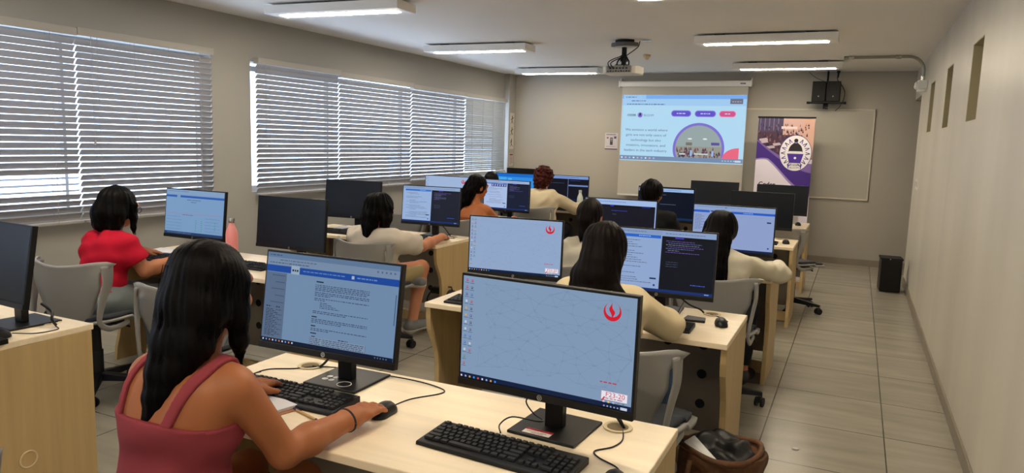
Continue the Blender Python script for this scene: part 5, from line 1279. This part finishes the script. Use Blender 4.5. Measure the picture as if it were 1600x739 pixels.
# nearest woman in the dusty pink strappy top
p = Person('woman with long black hair in a dusty pink strappy top, right hand on a mouse', -1.500, 1.190, 5, (-1.412, 1.290, 1.150), hyaw=4, hpitch=-8, size=1.0, skin=SK(160, 98, 60, 'skin_warm'), res=.0046,
           R=(-1.213, 1.580, .762), Rel=(-1.245, 1.350, .745), Rdir=(-1.225, 1.80, .758), hcurl=.55, hsize=1.12, L=(-1.66, 1.62, .757), sh_drop=.205, shw=.135, torso=.93)
p.body()
PINK = cloth_mat('dusty_pink_rib', (142, 60, 68), .3)
ztop = .866
p.top('tank_top', PINK, e=.008, zb=.44, neckr=None, A=.0032, strap=((0.05, .06, 1), (0, 0, ztop)), seed=2.2)
f = Fld(p.lo, p.hi, .0046); p.torso(f, .0085); p.neck(f, .0085)
for q in (-1, 1): f.cap((p.shL, p.shR)[q > 0]*.85+p.S*.15, (p.shL, p.shR)[q > 0], .056, .056, .03)
F0 = f.F.copy()
for q, xb, xs, wd_ in ((-1, -.122, -.098, .011), (1, .030, .092, .0145)):
    f.F = F0.copy(); dz = p.S[2]+.05-ztop; n_ = nrm((dz, 0, -(xs-xb))); c0 = V3(p.S[0]+xb, 0, ztop)
    f.cut(n_, c0+n_*wd_); f.cut(-n_, c0-n_*wd_); f.cut((0, 0, -1), (0, 0, ztop-.03)); V, Q = f.mesh(); np_mesh('shoulder_strap', V, Q, PINK, p.t)
p.bottoms('trousers', DARKT, waist=.47); p.shoes(SHOEB)
p.hair(BLK, locks=[
  [(-.020, -.045, .06, .058, 1.1), (-.024, -.070, -.03, .052, 1.15), (-.030, -.090, -.12, .043, 1.15), (-.042, -.104, -.19, .032, 1.15), (-.056, -.112, -.25, .019, 1.1), (-.066, -.114, -.30, .009), (-.072, -.116, -.345, .003)],
  [(.030, -.045, .05, .056, 1.05), (.032, -.066, -.04, .048, 1.1), (.024, -.084, -.12, .038, 1.1), (-.002, -.100, -.18, .024, 1.1), (-.026, -.110, -.24, .012), (-.040, -.114, -.285, .003)],
  [(.066, .0, .03, .026), (.074, .0, -.05, .022), (.076, .012, -.12, .016), (.070, .025, -.165, .006)],
  [(-.064, .0, .03, .030), (-.074, -.01, -.06, .027), (-.082, -.03, -.13, .020), (-.098, -.045, -.19, .010), (-.112, -.05, -.24, .004)],
 ], cap=(.082, .100, .104), strands=600, strand_w=.0013, F_=90, A=.0016, res=.0042)
b = MB(); w = p.wrR; d = nrm(p.wrR-p.elR); u = nrm(np.cross(d, (0, 0, 1))); v = np.cross(u, d); pts = [tuple(w-d*.020+(u*math.cos(2*PI*i/24)*.0335+v*math.sin(2*PI*i/24)*.0305)) for i in range(25)]
b.tube(pts, .0045, mat('black_elastic', (.012, .012, .013), .8), 8, cap=False); o = b.build('wristband', p.t, True); o['label'] = 'black elastic band'

# woman in the red tee
p = Person('woman with a black bob and glasses in a red tee, leaning over her desk', -4.01, 2.80, -6, (-4.03, 2.98, 1.070), hyaw=-4, hpitch=-16, skin=TAN, R=(-3.72, 3.13, .755), Rel=(-3.80, 2.965, .70), L=(-4.15, 3.22, .755), res=.006, shw=.150, torso=.98)
p.body(); p.top('tee_shirt', cloth_mat('red_cotton', (176, 20, 44)), sleeve=.62, seed=.5, zb=.595, cuff=.006); p.bottoms('jeans', JEAN, waist=.625, e=.014); p.shoes(SHOEW)
p.hair(BLK, locks=[[(-.05, -.04, .04, .055), (-.070, -.05, -.05, .058), (-.074, -.05, -.12, .045)], [(.05, -.04, .04, .055), (.062, -.035, -.05, .055), (.064, -.03, -.12, .042)], [(0, -.07, .02, .060), (0, -.085, -.06, .058), (0, -.08, -.13, .045)],
  [(.076, .045, .02, .020), (.082, .06, -.05, .018), (.086, .07, -.11, .013), (.082, .085, -.14, .006)], [(-.076, .045, .02, .020), (-.082, .06, -.05, .018), (-.086, .07, -.11, .013)]], strands=160, cap=(.090, .106, .104), F_=40, A=.004)
b = MB()
for q in (-1, 1):
    pts = []
    for i in range(17): a_ = 2*PI*i/16; pts.append(tuple(p.hp(q*.032+.021*math.cos(a_), .112, .002+.017*math.sin(a_))))
    b.tube(pts, .0016, M['black'], 6, cap=False); b.tube([tuple(p.hp(q*.053, .110, .006)), tuple(p.hp(q*.078, .05, .006)), tuple(p.hp(q*.080, -.01, 0))], .0016, M['black'], 6)
b.tube([tuple(p.hp(-.011, .113, .004)), tuple(p.hp(0, .116, .008)), tuple(p.hp(.011, .113, .004))], .0016, M['black'], 6); b.build('glasses', p.t, True)

# striped tee person with crossed legs
p = Person('person with wavy dark hair in a white tee with black shoulder stripes and beige shorts', -3.16, 4.40, -4, (-3.15, 4.44, 1.005), hyaw=-4, hpitch=-10, skin=TAN2, res=.006,
   R=(-2.945, 4.985, .760), Rel=(-2.955, 4.70, .715), Rdir=(-3.02, 5.20, .742), L=(-3.38, 4.92, .755), sh_drop=.20,
   legs=dict(kR=(-3.02, 4.80, .53), aR=(-3.03, 4.70, .125), tR=(-2.99, 4.86, .08), kL=(-3.36, 4.80, .56), aL=(-3.05, 4.64, .49), tL=(-2.92, 4.65, .45)), shw=.165)
p.body(); p.top('tee_shirt', cloth_mat('white_cotton', (205, 196, 182)), sleeve=.78, seed=1.5, zb=.53, cuff=.014, e=.014)
b = MB()
for q, sh, el in ((1, p.shR, p.elR), (-1, p.shL, p.elL)):
    d = nrm(el-sh); o_ = nrm(V3(q*.55, -.45, .9)-d*(V3(q*.55, -.45, .9)@d)); pts = [tuple(p.S*.6+sh*.4+V3(0, -.022, .073)), tuple(p.S*.2+sh*.8+V3(q*.004, -.025, .063))]+[tuple(sh+(el-sh)*t_+o_*(.0715-.006*t_)) for t_ in (.12, .35, .55, .74)]
    P = [Vector(x) for x in pts]; b.tube(P, .0065, mat('black_trim', (.015, .015, .016), .8), 6)
b.build('shoulder_stripe', p.t, True)
p.bottoms('shorts', cloth_mat('beige_shorts', (165, 150, 110)), upto=.80, e=.018, flare=.006, waist=.57); p.shoes(mat('grey_sneaker', srgb(110, 112, 114), .7), SHOEW)
p.hair(DBR if False else BLK, locks=[[(0, -.06, .05, .062, 1.2), (0, -.085, -.05, .058, 1.25), (.004, -.10, -.13, .045, 1.2), (.010, -.11, -.19, .026, 1.2), (.012, -.11, -.225, .010)], [(-.07, -.01, .02, .036), (-.085, -.02, -.06, .034), (-.085, -.03, -.12, .024), (-.07, -.04, -.17, .010)], [(.07, -.01, .02, .036), (.085, -.02, -.06, .034), (.085, -.03, -.12, .024), (.075, -.04, -.17, .010)]],
   strands=260, strand_w=.0026, wave=.0016, A=.006, F_=34)
# long haired woman in sleeveless top
p = Person('woman with very long black half-tied hair and bare shoulder in a rust strappy top', -3.30, 6.08, -8, (-3.33, 6.30, 1.075), hyaw=-20, hpitch=-12, skin=SK(176, 104, 58, 'skin_amber'), res=.008, R=(-3.08, 6.62, .755), L=(-3.42, 6.60, .755))
p.body(legs=True); p.top('camisole', cloth_mat('rust_cotton', (140, 80, 45)), strap=((0, 0, 1), (0, 0, .80)), neckr=None, zb=.5); p.bottoms('trousers', BLUEJ); p.shoes(SHOEB)
b = MB(); b.tube([(p.S[0]+.075, p.S[1]-.09, .79), (p.S[0]+.08, p.S[1]-.07, p.S[2]+.02), (p.S[0]+.09, p.S[1]-.02, p.S[2]+.05), (p.S[0]+.08, p.S[1]+.07, .85), (p.S[0]+.07, p.S[1]+.10, .79)], .004, M['black'], 6)
b.tube([(p.S[0]-.075, p.S[1]-.09, .79), (p.S[0]-.08, p.S[1]-.07, p.S[2]+.02), (p.S[0]-.09, p.S[1]-.02, p.S[2]+.05), (p.S[0]-.08, p.S[1]+.07, .85), (p.S[0]-.07, p.S[1]+.10, .79)], .004, M['black'], 6); b.build('shoulder_straps', p.t, True)
p.hair(BLK, locks=[[(0, -.05, .04, .066, 1.15), (-.01, -.085, -.06, .060, 1.2), (-.03, -.10, -.16, .060, 1.25), (-.05, -.11, -.25, .055, 1.3), (-.055, -.11, -.32, .040, 1.3), (-.05, -.11, -.37, .018, 1.4)]], strands=140, A=.005, F_=30, wave=.001)
# almost hidden person
p = Person('dark-haired person almost hidden behind the long-haired woman', -3.98, 7.80, 0, (-4.00, 7.92, 1.035), hpitch=-12, res=.010)
p.body(); p.top('tee_shirt', cloth_mat('grey_cotton', (90, 92, 98)), sleeve=.7); p.bottoms('trousers', DARKT); p.shoes(SHOEB); p.hair(BLK, locks=[[(0, -.05, .02, .06), (0, -.07, -.08, .04)]])
# maroon hair
p = Person('person with curly maroon hair in a cream long-sleeved blouse', -3.27, 7.80, -6, (-3.345, 8.00, 1.110), hyaw=-5, hpitch=-12, skin=TAN2, res=.0075, R=(-3.02, 8.38, .76), Rel=(-2.985, 8.12, .755), L=(-3.55, 8.28, .757), shw=.160, torso=1.06)
p.body(); p.top('blouse', cloth_mat('cream_linen', (205, 190, 160)), sleeve=1.9, e=.014, seed=3.0, zb=.50, cuff=.0, A=.006, neckz=.06, neckr=(.07, .07, .05)); p.bottoms('trousers', DARKT); p.shoes(SHOEB)
p.hair(MAR, locks=[[(0, -.04, .03, .088, 1.1), (0, -.055, -.05, .075, 1.15), (0, -.05, -.09, .06, 1.2)]], cap=(.112, .118, .120), curl=1, A=.012)
# black shirt
p = Person('person with short black hair in a black shirt facing a navy screen', -1.60, 6.10, -8, (-1.605, 6.30, 1.115), hyaw=-6, hpitch=-8, skin=TAN, res=.008, R=(-1.40, 6.60, .757), L=(-1.75, 6.58, .757), shw=.17, torso=1.1)
p.body(); p.top('shirt', cloth_mat('black_cotton', (20, 20, 23)), sleeve=1.0, e=.014, seed=1.2, cuff=.01, neckr=(.07, .07, .05), neckz=.06); p.bottoms('trousers', DARKT); p.shoes(SHOEB)
p.hair(BLK, locks=[[(0, -.05, .03, .068, 1.15), (0, -.06, -.05, .045, 1.2)]], cap=(.092, .108, .108), A=.004)
# tied hair
p = Person('woman with tied-back dark hair in a cream sleeveless top', -1.60, 4.34, -4, (-1.555, 4.53, 1.060), hyaw=3, hpitch=-12, skin=TAN, res=.0065, R=(-1.42, 4.84, .757), L=(-1.72, 4.83, .757))
p.body(); p.top('sleeveless_top', cloth_mat('ivory_cotton', (205, 198, 180)), e=.010, zb=.5, neckr=(.075, .075, .05), neckz=.06); p.bottoms('trousers', DARKT); p.shoes(SHOEB)
p.hair(DBR, locks=[[(0, -.07, .01, .045, 1.2), (.0, -.10, -.04, .034, 1.1), (.0, -.095, -.08, .028), (-.004, -.10, -.13, .022), (-.006, -.11, -.17, .008)]], cap=(.084, .102, .102), A=.003, F_=40, faceb=((0, .080, -.060), (.085, .085, .100)), strands=40)
# cream sweater
p = Person('woman with long dark hair spread over a cream sweater, elbow on the desk', -.88, 2.72, -8, (-.925, 2.92, 1.085), hyaw=8, hpitch=-14, skin=TAN2, res=.0058, R=(-.80, 3.26, .765), Rel=(-.672, 3.055, .775), L=(-1.02, 3.26, .765), shw=.155, torso=1.02, sh_drop=.185)
p.body(); p.top('sweater', cloth_mat('cream_knit', (212, 196, 160), .5), sleeve=1.88, e=.009, seed=4.0, zb=.48, A=.0065, neckr=(.065, .065, .05), neckz=.06); p.bottoms('trousers', BLUEJ); p.shoes(SHOEW)
p.hair(DBR, locks=[[(0, -.05, .05, .070, 1.15), (0, -.075, -.05, .064, 1.25), (-.010, -.09, -.12, .058, 1.4), (-.022, -.105, -.17, .036, 1.9)], [(.04, -.05, -.05, .045), (.06, -.08, -.13, .03), (.10, -.095, -.165, .018), (.15, -.095, -.18, .008)], [(-.05, -.03, -.03, .045), (-.07, -.06, -.11, .042), (-.085, -.08, -.19, .030), (-.10, -.085, -.23, .012)],
  [(.02, -.08, -.12, .03), (.02, -.115, -.17, .018), (.05, -.13, -.215, .007)], [(-.03, -.09, -.12, .03), (-.02, -.12, -.18, .018), (.0, -.13, -.23, .006)]], strands=260, strand_w=.0018, A=.0035, F_=44, cap=(.088, .106, .104))
# white blouse, very long straight hair
p = Person('woman with very long straight black hair in a white blouse, forearm on the desk end', -.72, 4.42, -6, (-.715, 4.56, 1.030), hyaw=-4, hpitch=-12, skin=TAN, res=.0062, R=(-.48, 5.10, .762), Rel=(-.385, 4.90, .745), Rdir=(-.52, 5.26, .745), L=(-.85, 4.90, .757), sh_drop=.175, shw=.150)
p.body(); p.top('blouse', cloth_mat('white_blouse', (212, 205, 185)), sleeve=1.85, e=.007, seed=5.0, zb=.50, cuff=.0, A=.0055, neckr=(.065, .065, .05), neckz=.06); p.bottoms('trousers', DARKT); p.shoes(SHOEB)
p.hair(BLK, locks=[[(0, -.05, .04, .072, 1.15), (0, -.09, -.06, .068, 1.25), (.008, -.130, -.16, .064, 1.35), (.018, -.158, -.26, .060, 1.55), (.024, -.168, -.34, .050, 1.75), (.03, -.170, -.40, .028, 1.9)]], strands=200, A=.0035, F_=44, cap=(.092, .108, .104))

# ================================================================ BAGS
t = thing('tote_bag', 'open brown quilted bag on the floor stuffed with a black jacket', 'bag', (-.405, 2.90, 0), .3)
BR = mat('brown_quilt', srgb(98, 60, 30), .7, bump=dict(scale=60, s=.5, d=.006), vary=dict(scale=18, a=.7)); DK = mat('black_puffer', srgb(9, 8, 10), .45, bump=dict(scale=50, s=.4, d=.006))
f = Fld((-.3, -.3, -.02), (.3, .3, .55), .007); f.ell((0, 0, .13), (.175, .145, .145), .03); f.cap((0, 0, .14), (0, 0, .30), .125, .145, .05, ((1, 0, 0), 1.2))
f.disp(lambda X, Y, Z: .006*np.sin(40*Z+3*np.sin(20*X))*np.cos(30*X+22*Y)+.010*np.sin(9*X+11*Y+8*Z)); f.cut((0, 0, -1), (0, 0, .003)); f.cut((.05, .0, 1), (0, 0, .345)); f.carve((0, 0, .40), (.145, .118, .19), .02)
V, Q = f.mesh(); np_mesh('bag_body', V, Q, BR, t)
b = MB(); n = 40; b.tube([((.160+.008*math.sin(3*a_))*math.cos(a_), (.132+.008*math.cos(4*a_))*math.sin(a_), .343+.012*math.sin(2*a_+1)) for a_ in [2*PI*i/n for i in range(n+1)]], .012, BR, 8, cap=False); b.build('rim', t, True)
b = MB(); b.tube([(-.13, -.12, .33), (-.15, -.16, .26), (-.10, -.19, .17), (-.03, -.19, .15), (.04, -.18, .19), (.08, -.15, .30)], .011, BR, 8); b.build('handle', t, True)
f = Fld((-.25, -.25, .1), (.25, .25, .5), .0065)
for c, r_ in (((.03, .02, .29), (.10, .08, .085)), ((-.05, .05, .31), (.07, .07, .08)), ((.07, -.02, .32), (.06, .07, .07)), ((0, .06, .345), (.08, .045, .045)), ((.02, -.05, .28), (.10, .06, .07))): f.ell(c, r_, .012)
f.disp(lambda X, Y, Z: .006*np.sin(70*Y+30*Z+3*np.sin(30*X))); V, Q = f.mesh(); o = np_mesh('puffer_jacket', V, Q, DK); o.parent = None; o.location = (-.405, 2.90, 0); o.rotation_euler.z = .3; tag(o, 'shiny black puffer jacket folded inside the brown bag', 'jacket')
b = MB(); b.X = Matrix.Translation((-.085, -.05, .335)) @ Matrix.Rotation(.55, 4, 'X') @ Matrix.Rotation(-.25, 4, 'Y') @ Matrix.Rotation(-1.0, 4, 'Z')
b.box(-.075, .075, -.030, .030, -.008, .010, mat('white_wrap', (.86, .86, .86), .5)); b.box(-.070, .070, -.026, .004, .010, .016, mat('white_wrap', (.75, .74, .72), .5)); o = b.build('folded_napkin', None, bevel=.005); o.location = (-.405, 2.90, 0); o.rotation_euler.z = .3; tag(o, 'white folded packet tucked in the brown bag beside the jacket', 'packet')
t = thing('backpack', 'black backpack slumped on the floor under the striped-tee desk end', 'backpack', (-2.92, 5.03, 0), .2)
f = Fld((-.25, -.2, -.02), (.25, .2, .42), .008); f.ell((0, 0, .12), (.13, .10, .13), .03); f.ell((.02, .02, .22), (.10, .08, .10), .04); f.ell((0, -.09, .10), (.08, .04, .07), .02); f.disp(lambda X, Y, Z: .006*np.sin(35*X+20*Z)*np.cos(30*Z)); f.cut((0, 0, -1), (0, 0, .002)); V, Q = f.mesh(); np_mesh('bag_body', V, Q, mat('black_nylon', (.012, .012, .014), .6), t)
b = MB(); b.tube([(-.06, -.08, .26), (-.10, -.14, .16), (-.12, -.16, .04), (-.05, -.18, .012), (.05, -.17, .012)], .010, mat('black_nylon', (.012, .012, .014), .6), 6); b.build('strap', t, True)
b = MB(); b.tube([(-.03, 0, .31), (-.02, 0, .35), (.04, 0, .35), (.05, 0, .31)], .007, mat('black_nylon', (.012, .012, .014), .6), 6); b.build('handle', t, True)
